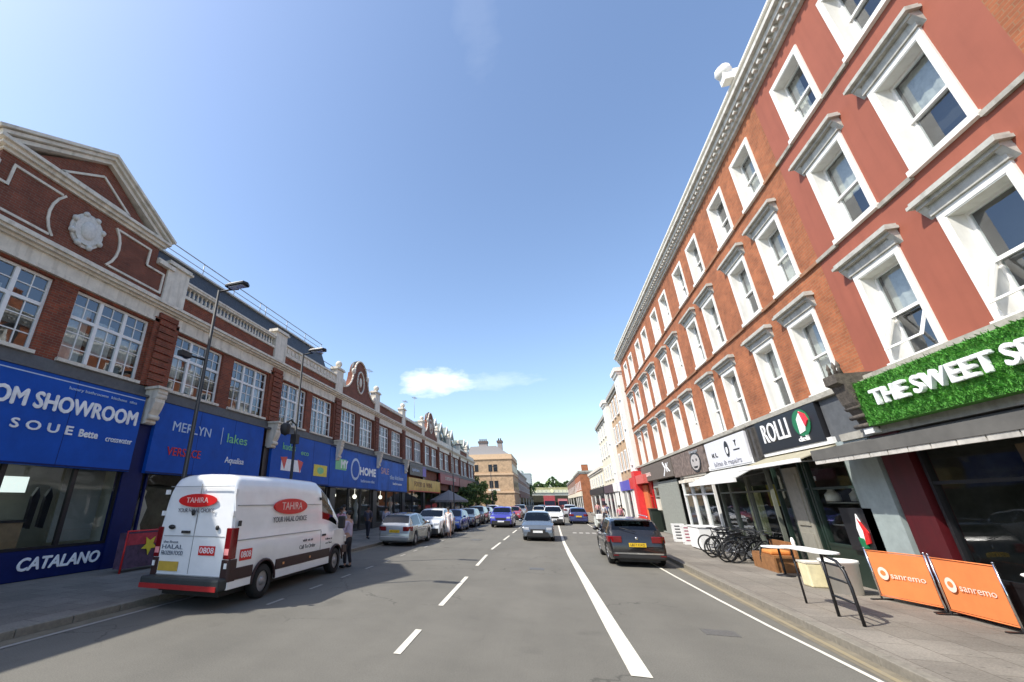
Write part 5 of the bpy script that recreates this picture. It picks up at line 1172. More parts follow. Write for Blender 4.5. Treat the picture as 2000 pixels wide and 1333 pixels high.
# ---------------------------------------------------------------- the white delivery van
VW = paint('van_white', (.80, .80, .79), .28)
def van():
    L, W, H_ = 5.95, 2.02, 2.66; hw = W/2
    t = thing('delivery_van', 'white high roof delivery van with red oval badges, parked on the left', 'van', (-7.54, 7.98+L/2, 0), PI/2+R(0.9))
    WBX = (-1.72, 1.98); wr = .35
    top = [(-L/2, .95), (-L/2+.02, 2.0), (-L/2+.08, 2.52), (-L/2+.2, 2.63), (-1.0, H_), (.8, 2.63), (1.15, 2.46), (1.5, 2.22), (2.30, 1.30), (2.82, 1.08), (2.93, .85), (L/2, .6)]
    xs = sorted(set([round(-L/2+L*k/100, 4) for k in range(101)]+[-L/2+.01, -L/2+.03, -L/2+.06, L/2-.02]))
    def ring(x):
        u = abs(x)/(L/2); w = hw
        if x > 2.1: w = hw*(1-.16*((x-2.1)/.87)**2)
        if x < -L/2+.06: w = hw*.975
        zt = smooth(top, x, .03); zl = .42
        for wx in WBX:
            d = abs(x-wx); ra = wr+.085
            if d < ra: zl = max(zl, wr+math.sqrt(ra*ra-d*d))
        zl = min(zl, zt-.1); bl = min(1.24, zt-.02); tt = max(0, zt-1.24); k = min(1, tt/1.3)
        pts = [(w*.97, zl), (w*.985, zl+(bl-zl)*.2), (w, zl+(bl-zl)*.55), (w*.995, bl-.02*k), (w*.985, bl)]
        ww = w*.985
        pts += [(ww-.02*k, bl+tt*.25), (ww-.05*k, bl+tt*.5), (ww-.085*k, bl+tt*.72), (ww-.13*k, bl+tt*.88), (ww-.19*k-.02, bl+tt*.955), (ww-.32*k-.06, bl+tt*.99), (ww*.5, zt), (0, zt+.015*k)]
        return pts
    rg = [ring(x) for x in xs]; B = MB(); Gw = {'windscreen': MB(), 'side_window': MB(), 'side_window2': MB()}; B.smooth = True
    for q in Gw.values(): q.smooth = True
    for i in range(len(xs)-1):
        xm = (xs[i]+xs[i+1])/2
        for j in range(len(rg[0])-1):
            for sg in (1, -1):
                P = lambda a, b2: (xs[a], sg*rg[a][b2][0], rg[a][b2][1])
                q = [P(i, j), P(i+1, j), P(i+1, j+1), P(i, j+1)]
                if sg < 0: q = q[::-1]
                tg = B
                if j >= 10 and 1.52 < xm < 2.28: tg = Gw['windscreen']
                if 5 <= j <= 7 and 1.02 < xm < 1.98-(j-5)*.28: tg = Gw['side_window' if sg > 0 else 'side_window2']
                tg.quad(*q)
    for i in (0, len(xs)-1):
        k = rg[i]; poly = [(xs[i], a, b2) for a, b2 in k]+[(xs[i], -a, b2) for a, b2 in k[-2::-1]]; n0 = len(B.v); B.v += poly; B.face(list(range(n0, n0+len(poly))))
    body = B.build('body', VW, t); body.data.polygons.foreach_set('use_smooth', [True]*len(body.data.polygons)); md = body.modifiers.new('e', 'EDGE_SPLIT'); md.split_angle = R(40)
    for k, q in Gw.items(): q.build(k.rstrip('2'), CARG, t)
    m = MB(); m.box(.75, 2.2, -hw*.85, hw*.85, .5, 1.15); m.box(.7, .85, -hw*.85, hw*.85, .5, 2.3); m.build('cabin', BLACK, t)
    m = MB(); m.box(-L/2+.15, L/2-.2, -hw*.72, hw*.72, .2, .7); m.build('underbody', PLAST, t)
    # lower plastic side mouldings
    MR = mat('maroon_black_trim', (.035, .013, .012), .5)
    for sg in (1, -1):
        m = MB()
        for a, b2 in ((-L/2+.05, WBX[0]-.45), (WBX[0]+.45, WBX[1]-.45), (WBX[1]+.45, L/2-.25)):
            m.box(a, b2, sg*(hw-.03), sg*(hw+.018), .52, .74)
        m.build('side_moulding', MR, t, bevel=.01)
        m = MB()
        for a, b2 in ((WBX[0]+.46, WBX[1]-.46),): m.box(a, b2, sg*(hw-.06), sg*(hw+.006), .33, .51)
        m.box(-L/2+.02, WBX[0]-.47, sg*(hw-.06), sg*(hw+.006), .36, .51); m.build('sill_panel', VW, t, bevel=.01)
        for xx in (-1.0, .3):
            m = MB(); m.box(xx, xx+.07, sg*(hw+.018), sg*(hw+.03), .60, .65); m.build('side_marker', mat('amber_marker', (.7, .3, .1), .4), t)
        m = MB(); m.prism([(-L/2-.012, sg*(hw-.19)), (-L/2-.012, sg*(hw-.02)), (-L/2+.03, sg*(hw+.014)), (-L/2+.24, sg*(hw+.014)), (-L/2+.24, sg*(hw-.05))][::sg], 'z', .50, .915); m.build('rear_corner_trim', MR, t, bevel=.015)
        # tall tail lamps
        m = MB(); m.prism([(-L/2-.015, sg*(hw-.17)), (-L/2-.015, sg*(hw-.02)), (-L/2+.02, sg*(hw+.012)), (-L/2+.17, sg*(hw+.014)), (-L/2+.17, sg*(hw-.05))][::sg], 'z', .92, 1.52); tl = m.build('tail_light', REDL, t, bevel=.015)
        m = MB(); m.box(-L/2-.02, -L/2-.012, sg*(hw-.15), sg*(hw-.04), 1.0, 1.12); m.build('lamp_segment', mat('pink_lens', (.8, .3, .3), .2), tl)
        m = MB(); m.box(L/2-.45, L/2-.12, sg*(hw-.2), sg*(hw-.06), .8, 1.02); m.build('headlight', CLEARL, t, bevel=.03)
        m = MB(); m.box(1.95, 2.1, sg*(hw+.02), sg*(hw+.24), 1.25, 1.62); m.build('door_mirror', PLAST, t, bevel=.04)
        # panel seams and door handles
        m = MB()
        for xx in (.93,): m.box(xx, xx+.012, sg*(hw-.04), sg*(hw+.004), .75, 1.24)
        m.box(-L/2+.1, .93, sg*(hw-.01), sg*(hw+.0045), 1.26, 1.275); m.box(-L/2+.1, .9, sg*(hw-.06), sg*(hw-.045), 1.96, 1.975)
        m.build('panel_seam', mat('seam_grey', (.3, .3, .3), .6), t)
        m = MB(); m.box(1.02, 1.2, sg*(hw), sg*(hw+.03), 1.10, 1.15); m.box(-L/2+.12, -L/2+.2, sg*(hw), sg*(hw+.03), 1.55, 1.66); m.box(.86, .92, sg*(hw-.1), sg*(hw-.03), 2.08, 2.16); m.build('door_handle', PLAST, t)
    for wx in WBX:
        for sg in (1, -1):
            m = MB(); m.lathe([(wr*.6, -.12), (wr*.92, -.12), (wr, -.08), (wr, .08), (wr*.92, .12), (wr*.6, .12)], (wx, sg*(hw-.13), wr), 30, 'y', False); w = m.build('wheel', RUBBER, t)
            m = MB(); yo = sg*(hw-.045); m.lathe([(wr*.62, 0), (wr*.56, -.04*sg), (wr*.3, -.05*sg), (wr*.27, .0), (wr*.12, .03*sg), (0, .03*sg)], (wx, yo, wr), 22, 'y'); m.build('rim', mat('steel_wheel', (.35, .35, .36), .4, metal=.6), w)
            m = MB(); q = [(wx+(wr+.09)*math.cos(R(a)), wr+(wr+.09)*math.sin(R(a))) for a in range(0, 181, 12)]
            m.tube([(a, sg*(hw-.0), b2) for a, b2 in q], .03, 6); m.build('wheel_arch', MR, t)
    # rear: doors, step bumper, plate, lettering
    xr = -L/2
    m = MB(); m.box(xr-.008, xr+.01, -.006, .006, .62, 2.42); m.box(xr-.008, xr+.01, -hw*.86, hw*.86, 2.36, 2.375); m.box(xr-.008, xr+.01, -hw*.8, hw*.8, 1.335, 1.35); m.box(xr-.01, xr+.01, -hw*.9, hw*.9, .585, .60); m.build('door_seam', mat('seam_grey', (.3, .3, .3), .6), t)
    m = MB(); m.box(xr-.24, xr+.1, -hw*.99, hw*.99, .36, .58); m.build('rear_bumper', mat('dark_step', (.03, .035, .035), .6), t, bevel=.04)
    m = MB(); m.box(xr-.262, xr-.24, -hw*.96, hw*.96, .37, .46); m.build('red_reflective_strip', mat('red_strip', (.35, .02, .02), .4), t)
    m = MB(); m.box(xr-.02, xr-.006, .28, .80, .66, .84); m.build('number_plate', mat('dirty_yellow_plate', (.55, .36, .05), .5), t)
    m = MB(); m.box(xr-.06, xr-.01, .10, .30, 1.40, 1.45); m.ball((xr-.02, .62, 1.52), .06, 8, 6, (.5, 1.6, .8)); m.ball((xr-.02, -.6, 1.52), .05, 8, 6, (.5, 1, 1)); m.ball((xr-.02, .1, 1.82), .055, 8, 6, (.4, 1, 1.2)); m.build('door_furniture', PLAST, t)
    m = MB()
    for sg in (1, -1):
        for z in (.75, 1.75, 2.2): m.box(xr-.03, xr+.05, sg*(hw*.93)-.03, sg*(hw*.93)+.03, z, z+.1)
    m.build('door_hinge', VW, t)
    def rearM(y, z): return Matrix(((0, 0, -1, xr-.012), (-1, 0, 0, y), (0, 1, 0, z), (0, 0, 0, 1)))
    def sideM(x, z, o=.004): return Matrix(((1, 0, 0, x), (0, 0, -1, -hw-o), (0, 1, 0, z), (0, 0, 0, 1)))
    def tx(m, s, M, size, width, bold=0.0):
        v, f = text_geo(s, size, .003, bold); w = max(p[0] for p in v)-min(p[0] for p in v); k = width/w
        m.add([(p[0]*k, p[1], p[2]) for p in v], f, M)
    def txp(name, mt, *items):
        for it in items: mq = MB(); tx(mq, *it); mq.build(name, mt, t)
    def oval(m, M, ry, rz, d=.004):
        n = 32; n0 = len(m.v); 
        for zz in (-.02, d): m.v += [tuple(M @ Vector((ry*math.cos(2*PI*k/n), rz*math.sin(2*PI*k/n), zz))) for k in range(n)]
        m.face(list(range(n0, n0+n))[::-1]); m.face(list(range(n0+n, n0+2*n)))
        for k in range(n): m.face([n0+k, n0+(k+1) % n, n0+n+(k+1) % n, n0+n+k])
    m = MB(); oval(m, rearM(.05, 2.07), .52, .14); m2 = sideM(-.95, 2.0, -.075)
    tiltm = Matrix.Rotation(R(4), 4, 'X')
    BR = mat('badge_red_oval', (.62, .015, .015), .35); m.build('oval_badge', BR, t); m = MB(); oval(m, sideM(-.75, 1.93, -.035), .78, .19, .03); m.build('oval_badge', BR, t)
    txp('badge_lettering', mat('badge_pink', (.85, .55, .5), .5), ('TAHIRA', rearM(.05, 2.07) @ Matrix.Translation((0, 0, .008)), .16, .60), ('TAHIRA', sideM(-.75, 1.93, -.0) @ Matrix.Translation((0, 0, .002)), .26, .98))
    txp('black_lettering', mat('grey_black_vinyl', (.05, .05, .06), .5), ('YOUR HALAL CHOICE', rearM(.05, 1.86), .12, .98), ('YOUR HALAL CHOICE', sideM(-.75, 1.62, -.008), .18, 1.6), ('visit us at', sideM(.2, 1.06), .1, .55), ('Call To Order', sideM(.2, .9), .14, .85), ('Follow us', sideM(1.45, 1.0), .08, .42), ('on line', sideM(1.45, .89), .08, .4))
    txp('grey_lettering', mat('slate_vinyl', (.12, .15, .2), .5), ('the finest', rearM(.58, 1.22), .07, .4), ('HALAL', rearM(.52, 1.12), .12, .56), ('FROZEN FOOD', rearM(.50, 1.0), .12, .58))
    m = MB(); m.quad(*[(xr-.012, y_, z_) for y_, z_ in ((-.62, .98), (-.2, .98), (-.2, 1.16), (-.62, 1.16))]); m.build('red_label', LETR, t, fix=False)
    m = MB(); m.quad(*[(x_, -hw-.006, z_) for x_, z_ in ((-L/2+.3, .86), (-L/2+.72, .86), (-L/2+.72, 1.08), (-L/2+.3, 1.08))]); m.build('red_label', LETR, t, fix=False)
    txp('label_lettering', LETW, ('0808', rearM(-.41, 1.07) @ Matrix.Translation((0, 0, .004)), .16, .36), ('0808', sideM(-L/2+.51, .97, .01), .18, .34))
    return t
van()
# ---------------------------------------------------------------- people
SKINM = mat('skin', (.42, .24, .16), .6, var=.05); SKIND = mat('skin_dark', (.16, .08, .05), .6, var=.05); HAIR = mat('dark_hair', (.015, .012, .01), .7)
def skinned(name, verts, edges, radii, m_, parent, root=0, sub=2):
    me = bpy.data.meshes.new(name); me.from_pydata(verts, edges, []); me.update()
    o = bpy.data.objects.new(name, me); C.objects.link(o); o.parent = parent
    md = o.modifiers.new('skin', 'SKIN'); md.use_smooth_shade = True
    sk = me.skin_vertices[0].data if len(me.skin_vertices) else None
    if sk is None:
        bm = bmesh.new(); bm.from_mesh(me); bm.verts.layers.skin.verify(); bm.to_mesh(me); bm.free(); sk = me.skin_vertices[0].data
    for i, r_ in enumerate(radii): sk[i].radius = r_ if isinstance(r_, tuple) else (r_, r_); sk[i].use_root = (i == root)
    s_ = o.modifiers.new('sub', 'SUBSURF'); s_.levels = sub; s_.render_levels = sub
    me.materials.append(m_); return o
def person(label, x, y, rz, h=1.72, shirt=(.5, .5, .5), legs=(.03, .03, .04), skin=None, step=.12, robe=False, arm=(0, 0), z=.12, hair=True, lo=False):
    """built facing local +x"""
    skin = skin or SKINM; t = thing('person', label, 'person', (x, y, z), rz, 'people on the street'); k = h/1.72
    sub = 1 if lo else 2
    V, E_, Rr = [], [], []
    def ch(pts, start=None):
        prev = start
        for p, r_ in pts:
            V.append((p[0]*k, p[1]*k, p[2]*k)); Rr.append(tuple(q*k for q in r_) if isinstance(r_, tuple) else r_*k)
            if prev is not None: E_.append((prev, len(V)-1))
            prev = len(V)-1
        return prev
    pel = ch([((0, 0, .93), (.13, .10))]); ab = ch([((0, 0, 1.08), (.125, .095))], pel); chst = ch([((.01, 0, 1.28), (.15, .11)), ((.0, 0, 1.42), (.12, .08))], ab)
    nk = ch([((.01, 0, 1.48), .05), ((.02, 0, 1.55), (.06, .065)), ((.025, 0, 1.63), (.078, .09)), ((.02, 0, 1.69), (.055, .065))], chst)
    hands = []; arms = []; lg = []
    for sg, sw in ((1, arm[0]), (-1, arm[1])):
        el = (.03+sw*.5*.25, sg*.24, 1.14); wr_ = (.06+sw*.42, sg*(.25-abs(sw)*.08), .90+abs(sw)*.26)
        sh = (0, sg*.17, 1.40)
        a = ch([(sh, .055), (el, .04), (wr_, .028)], chst); d = (Vector(wr_)-Vector(el)).normalized()
        pm = tuple(Vector(wr_)+d*.06); a2 = ch([(pm, (.018, .035))], a)
        for f in range(4):
            off = Vector((.022*(f-1.5), 0, 0)) if abs(sw) < .3 else Vector((0, .02*(f-1.5), 0))
            ch([(tuple(Vector(pm)+d*.045+off), .009), (tuple(Vector(pm)+d*(.075+.012*(1.5-abs(f-1.5)))+off+Vector((.01, 0, 0))), .0075)], a2)
        ch([(tuple(Vector(wr_)+d*.035+Vector((.035, 0, 0))), .011), (tuple(Vector(wr_)+d*.075+Vector((.045, 0, 0))), .009)], a)
        arms.append((sh, el, wr_))
    for sg in (1, -1):
        dx = step*sg; kn = (dx*.55+.03, sg*.095, .50); an = (dx-.02, sg*.10, .09)
        ch([((0, sg*.09, .86), .085), (kn, .056), (an, .036), ((dx+.08, sg*.11, .035), (.035, .03)), ((dx+.16, sg*.115, .025), (.035, .02))], pel); lg.append((kn, an, dx, sg))
    body = skinned('body', V, E_, Rr, skin, t, 0, sub)
    # shirt
    def garment(name, chains, m_, root=0):
        V2, E2, R2 = [], [], []; base = None
        for st, pts in chains:
            prev = st
            for p, r_ in pts:
                V2.append(tuple(q*k for q in p)); R2.append(tuple(q*k for q in r_) if isinstance(r_, tuple) else r_*k)
                if prev is not None: E2.append((prev, len(V2)-1))
                prev = len(V2)-1
        return skinned(name, V2, E2, R2, m_, t, root, sub)
    sm = mat('cloth_%d_%d_%d' % tuple(int(c*100) for c in shirt), shirt, .85, var=.12, scale=9)
    tor = [((0, 0, .88), (.155, .12)), ((0, 0, 1.08), (.15, .115)), ((.01, 0, 1.28), (.165, .125)), ((0, 0, 1.43), (.13, .09))]
    if robe: tor = [((0, 0, .25), (.2, .2)), ((0, 0, .6), (.18, .17))]+tor
    n = len(tor)-1; chains = [(None, tor)]
    for sh, el, wr_ in arms:
        sl = Vector(el)+(Vector(wr_)-Vector(el))*(.85 if robe else .25); chains.append((n, [(sh, .07), (el, .056), (tuple(sl), .05)]))
    garment('shirt' if not robe else 'robe', chains, sm)
    if not robe:
        lm = mat('trousers_%d_%d' % (int(legs[0]*100), int(legs[2]*100)), legs, .85, var=.12)
        ch3 = [(None, [((0, 0, .98), (.14, .11)), ((0, 0, .9), (.15, .12))])]
        for kn, an, dx, sg in lg: ch3.append((1, [((0, sg*.095, .8), .10), (kn, .072), ((an[0], an[1], .12), .055)]))
        garment('trousers', ch3, lm)
    m = MB()
    for kn, an, dx, sg in lg: m.ball(((dx+.06)*k, sg*.115*k, .05*k), .075*k, 10, 6, (1.75, .7, .62))
    m.build('shoes', BLACK, t)
    m = MB(); m.ball((.005*k, 0, 1.665*k), .112*k, 14, 10, (1.02, .86, .82)); 
    if hair: m.build('hair', HAIR, t)
    if not lo:
        m = MB(); m.ball((.118*k, 0, 1.60*k), .016*k, 8, 6, (1, .7, 1.4)); m.build('nose', skin, body)
        m = MB()
        for sg in (1, -1): m.ball((.10*k, sg*.033*k, 1.628*k), .011*k, 6, 5)
        m.box(.105*k, .113*k, -.02*k, .02*k, 1.556*k, 1.562*k); m.build('facial_features', HAIR, body)
        m = MB()
        for sg in (1, -1): m.ball((.02*k, sg*.093*k, 1.61*k), .025*k, 8, 6, (.7, .4, 1.2)); 
        m.build('ears', skin, body)
    return t
person('person in lilac shirt and dark trousers standing by the front wheel of the white van', -6.68, 14.05, PI, 1.74, (.45, .38, .47), (.015, .014, .02), SKINM, .05, arm=(.3, .5), z=0)
person('person in pink top on the left pavement ahead of the van', -9.7, 19.5, -PI/2, 1.66, (.5, .25, .33), (.03, .03, .05), SKIND, .12, arm=(.3, -.2))
person('person in pale grey top standing beside the one in pink', -10.1, 20.6, -PI/2-.4, 1.75, (.5, .48, .5), (.04, .05, .1), SKINM, .1)
person('person in dark jacket near the silver hatchback on the left pavement', -9.9, 23.3, PI/2, 1.72, (.06, .06, .09), (.02, .02, .03), SKIND, .18, arm=(.2, -.3), lo=True)
person('person in lilac grey robe beside the silver hatchback window', -9.3, 24.6, PI/2, 1.65, (.42, .4, .48), robe=True, lo=True)
person('person in white robe standing in the road by the white off-roader', -6.1, 27.0, -PI/2, 1.68, (.75, .68, .66), robe=True, skin=SKINM, z=0)
for k, (x, y, c) in enumerate([(5.5, 41.5, (.5, .2, .25)), (6.1, 44.5, (.04, .04, .05)), (5.0, 48.5, (.55, .55, .55)), (6.0, 55, (.1, .12, .3)), (-9.6, 46, (.5, .5, .5)), (-10, 58, (.08, .08, .1)), (5.6, 61, (.6, .3, .3)), (-9.5, 70, (.3, .1, .12))]):
    person(['person in dull red top before the white facade on the right', 'person in black beyond the red shopfront', 'person in pale top farther along the right pavement', 'person in dark blue top on the right pavement, small', 'person in grey top on the left pavement beneath the yellow sign', 'person in black coat by the olive green tree', 'person in salmon top, smallest on the right pavement', 'person in maroon top near the light green tree'][k], x, y, PI/2*(1 if k % 2 else -1), 1.6+.03*k, c, (.03, .03, .05), SKIND if k % 2 else SKINM, .2, lo=True)

# ---------------------------------------------------------------- bicycles
def bicycle():
    t = thing('bicycle', '', 'bicycle', (0, 0, 0), 0); P = BLACK
    for xx in (-.52, .52):
        m = MB(); n = 28
        m.tube([(xx+.33*math.cos(2*PI*k/n), 0, .35+.33*math.sin(2*PI*k/n)) for k in range(n+1)], .026, 6, False); w = m.build('wheel', RUBBER, t)
        m = MB(); m.tube([(xx, -.05, .35), (xx, .05, .35)], .025, 8)
        for k in range(14): a = 2*PI*k/14; m.tube([(xx, .02*(-1)**k, .35), (xx+.32*math.cos(a), 0, .35+.32*math.sin(a))], .0025, 3)
        m.build('spokes', ALLOY, w)
    m = MB(); bb = (-.05, 0, .30); st = (-.2, 0, .80); hd = (.38, 0, .78); hb = (.42, 0, .66)
    for a, b2 in ((bb, st), (st, hd), (bb, hb), (hd, hb)): m.tube([a, b2], .019, 8)
    for sg in (1, -1): m.tube([(-.52, sg*.05, .35), (-.05, sg*.03, .30)], .011, 6); m.tube([(-.52, sg*.05, .35), (-.19, sg*.02, .75)], .009, 6); m.tube([(.42, sg*.04, .64), (.46, sg*.05, .5), (.52, sg*.05, .35)], .013, 6)
    m.build('frame', BLACK, t)
    m = MB(); m.tube([(-.2, 0, .8), (-.22, 0, .92)], .013, 6); m.ball((-.25, 0, .94), .13, 10, 6, (1.1, .55, .25)); m.build('saddle', P, t)
    m = MB(); m.tube([(.38, 0, .78), (.36, 0, .98)], .014, 6); m.tube([(.26, -.3, 1.0), (.36, -.12, .98), (.36, .12, .98), (.26, .3, 1.0)], .013, 6); m.build('handlebar', P, t)
    m = MB(); m.lathe([(.09, -.05), (.09, -.045)], (-.05, 0, .30), 16, 'y'); m.tube([(-.05, -.05, .3), (.08, -.07, .2)], .012, 5); m.tube([(-.05, .05, .3), (-.18, .07, .4)], .012, 5); m.box(.04, .12, -.16, -.07, .18, .21); m.box(-.22, -.14, .07, .16, .39, .42); m.build('pedals', STEEL, t)
    return t
b0 = bicycle()
for k, (x, y, a, l) in enumerate([(6.25, 21.0, 75, 'black bicycle leaning by the bike shop, farthest of the row'), (6.15, 20.3, 100, 'black bicycle in the row, second from the white box'), (6.3, 19.6, 82, 'black bicycle in the middle of the row outside the bike shop'),
        (6.15, 18.9, 95, 'black bicycle in the row, second from the brown bench'), (6.2, 18.2, 70, 'black bicycle nearest the brown bench'), (6.55, 17.7, 110, 'black bicycle close against the bike shop window'), (5.95, 19.9, 88, 'black bicycle standing out furthest toward the kerb'), (6.45, 20.7, 65, 'black bicycle tucked behind the farthest of the row'), (6.0, 18.5, 80, 'black bicycle just in front of the one nearest the brown bench'), (6.5, 19.2, 105, 'black bicycle pressed into the middle of the row by the glass')]):
    o = b0 if k == 0 else copy_tree(b0); o.location = (x, y, .12); o.rotation_euler = (R(-8+3*k), 0, R(a-60)); o['label'] = l; o['group'] = 'bicycles outside the bike shop'

# ---------------------------------------------------------------- pavement furniture on the right
def a_board(label, x, y, face, w=.55, h=.85, marks=None):
    t = thing('sign_board', label, 'sign board', (x, y, .12), 0, 'white boards on the right pavement')
    m = MB(); m.box(-w/2, w/2, -.14, -.11, 0, h); m.build('front_panel', face, t)
    m = MB(); m.box(-w/2, w/2, .11, .14, 0, h); m.box(-w/2, -w/2+.03, -.11, .11, h-.06, h-.02); m.box(w/2-.03, w/2, -.11, .11, h-.06, h-.02); m.box(-w/2, w/2, -.11, .11, .1, .13); m.build('rear_panel', WHITE_W, t)
    m = MB(); rn = random.Random(int(x*10)); mk = marks or INK
    for k in range(5): z = .15+k*.14; m.box(-w*.35, -w*.35+w*rn.uniform(.3, .7), -.146, -.14, z, z+.05)
    m.build('print', mk, t)
a_board('white sign board with dark print, farther of the two outside the white shopfront', 6.15, 26.6, WHITE_W)
a_board('white sign board with pink and dark print beside its plainer twin', 6.2, 25.1, WHITE_W, marks=mat('pink_dark_print', (.35, .08, .12), .6))
m = MB(); m.box(5.85, 6.7, 22.1, 23.6, .16, 1.0); m.box(5.82, 6.73, 22.07, 23.63, 1.0, 1.05); m.cur = 1; m.box(5.9, 6.6, 22.2, 23.5, .12, .16)
simple('white_cabinet', 'plain white box cabinet between the sign boards and the bicycles', 'cabinet', m, [WHITE_W, DARK], bevel=.01)
t = thing('bench', 'brown timber bench with orange cushion beyond the high table', 'bench', (6.35, 16.9, .12))
m = MB(); m.box(-.3, .3, -.75, .75, .38, .44); m.build('seat', TIMB, t)
m = MB(); m.box(-.32, -.27, -.75, .75, .0, .38); m.box(.25, .3, -.75, .75, .44, .8); m.build('side_panel', TIMB, t)
m = MB(); m.box(-.27, .24, -.5, .1, .44, .56); m.build('cushion', mat('orange_cushion', (.6, .22, .05), .9), t, bevel=.04)
for yy in (-.7, .64): m = MB(); m.box(-.28, .28, yy, yy+.06, 0, .38); m.build('leg', TIMB, t)
# low white table by the deli door
def round_table(label, x, y, r, h, top, leg, base=True, name='cafe_table'):
    t = thing(name, label, 'table', (x, y, .12), 0, 'white topped cafe tables')
    m = MB(); m.lathe([(0, h-.03), (r, h-.03), (r+.01, h-.015), (r, h), (0, h)], (0, 0, 0), 28); m.build('table_top', top, t)
    m = MB(); m.tube([(0, 0, .02), (0, 0, h-.03)], .03, 8); m.build('leg', leg, t)
    m = MB(); m.lathe([(0, 0), (.22, 0), (.2, .025), (.03, .05)], (0, 0, 0), 20); m.build('base', leg, t)
    return t
round_table('low round white cafe table before the tan door leaf', 6.0, 15.6, .38, .74, WHITE_W, BLACK)
round_table('white round table top at the right frame edge past the orange screens', 7.05-.35, 8.95, .4, .95, WHITE_W, BLACK)
# high table with arched end frame, nearest
t = thing('high_table', 'tall table with narrow white top and black ladder-like arched legs', 'table', (4.80, 11.0, .12))
m = MB(); q = [(-.15, .95), (.0, 1.0)]
m.prism([(-.5+.26*math.cos(R(a)), .0+.2*math.sin(R(a))) if 90 <= a <= 270 else (.5+.26*math.cos(R(a)), .0+.2*math.sin(R(a))) for a in range(0, 360, 15)], 'z', 1.02, 1.055)
o = m.build('table_top', WHITE_W, t, bevel=.01); o.rotation_euler = (0, 0, R(93)); o.location = (-.05, .1, 0)
def bowleg(dx):
    m = MB(); m.tube([(dx, -1.04, .0), (dx, -1.03, .55), (dx, -.98, .8), (dx, -.84, .94), (dx, -.5, 1.0)], .026, 8); m.tube([(dx, -.36, .0), (dx, -.38, .6), (dx, -.42, 1.02)], .026, 8)
    for z in (.32, .62, .86): m.tube([(dx, -1.0, z), (dx, -.38, z+.02)], .02, 6)
    return m.build('leg_frame', BLACK, t)
bowleg(-.09)
m = MB(); m.tube([(-.08, .72, 0), (-.08, .7, 1.02)], .02, 8); m.build('cross_bar', BLACK, t)
m = MB(); m.lathe([(.03, 0), (.035, .1), (.02, .16), (.0, .17)], (4.75, 11.6, .12+1.055), 10); simple('bottle', 'white bottle standing at the far end of the tall table', 'bottle', m, WHITE)
# white planter tub and black menu board with leaf badge
t = thing('planter', 'white tub on the pavement under the leaf badge board', 'planter', (6.15, 13.2, .12))
m = MB(); m.lathe([(.26, 0), (.33, .62), (.35, .62), (.35, .68), (.30, .68), (.28, .6), (0, .58)], (0, 0, 0), 22); m.build('pot', WHITE, t)
m = MB(); m.lathe([(0, .56), (.29, .57)], (0, 0, 0), 16); m.build('soil', DARK, t)
t = thing('cushion_box', 'cream box behind the high table legs beside the white tub', 'box', (5.95, 13.95, .12))
m = MB(); m.box(-.2, .2, -.2, .2, 0, .52); m.build('box_body', mat('cream_yellow', (.7, .62, .38), .7), t, bevel=.03)
m = MB(); m.box(-.21, .21, -.21, .21, .52, .56); m.build('lid', CREAM, t)
t = thing('menu_board', 'black board on the deli front with green white red leaf badge', 'menu board', (6.95, 13.5, .95))
m = MB(); m.box(0, .06, -.6, .6, 0, .95); m.build('board', BLACK, t)
m = MB(); m.prism([(.10, .12), (-.12, .2), (-.16, .45), (.0, .82), (.12, .5)], 'x', -.02, 0); m.build('leaf_white', LETW, t)
m = MB(); m.prism([(-.05, .15), (-.22, .2), (-.26, .42), (-.02, .72), (-.1, .45)], 'x', -.035, -.005); m.build('leaf_red', LETR, t)
m = MB(); m.prism([(.12, .06), (-.08, .08), (-.02, .28), (.14, .3)], 'x', -.04, -.005); m.build('leaf_green', mat('badge_green'  , (.01, .16, .06), .4), t)
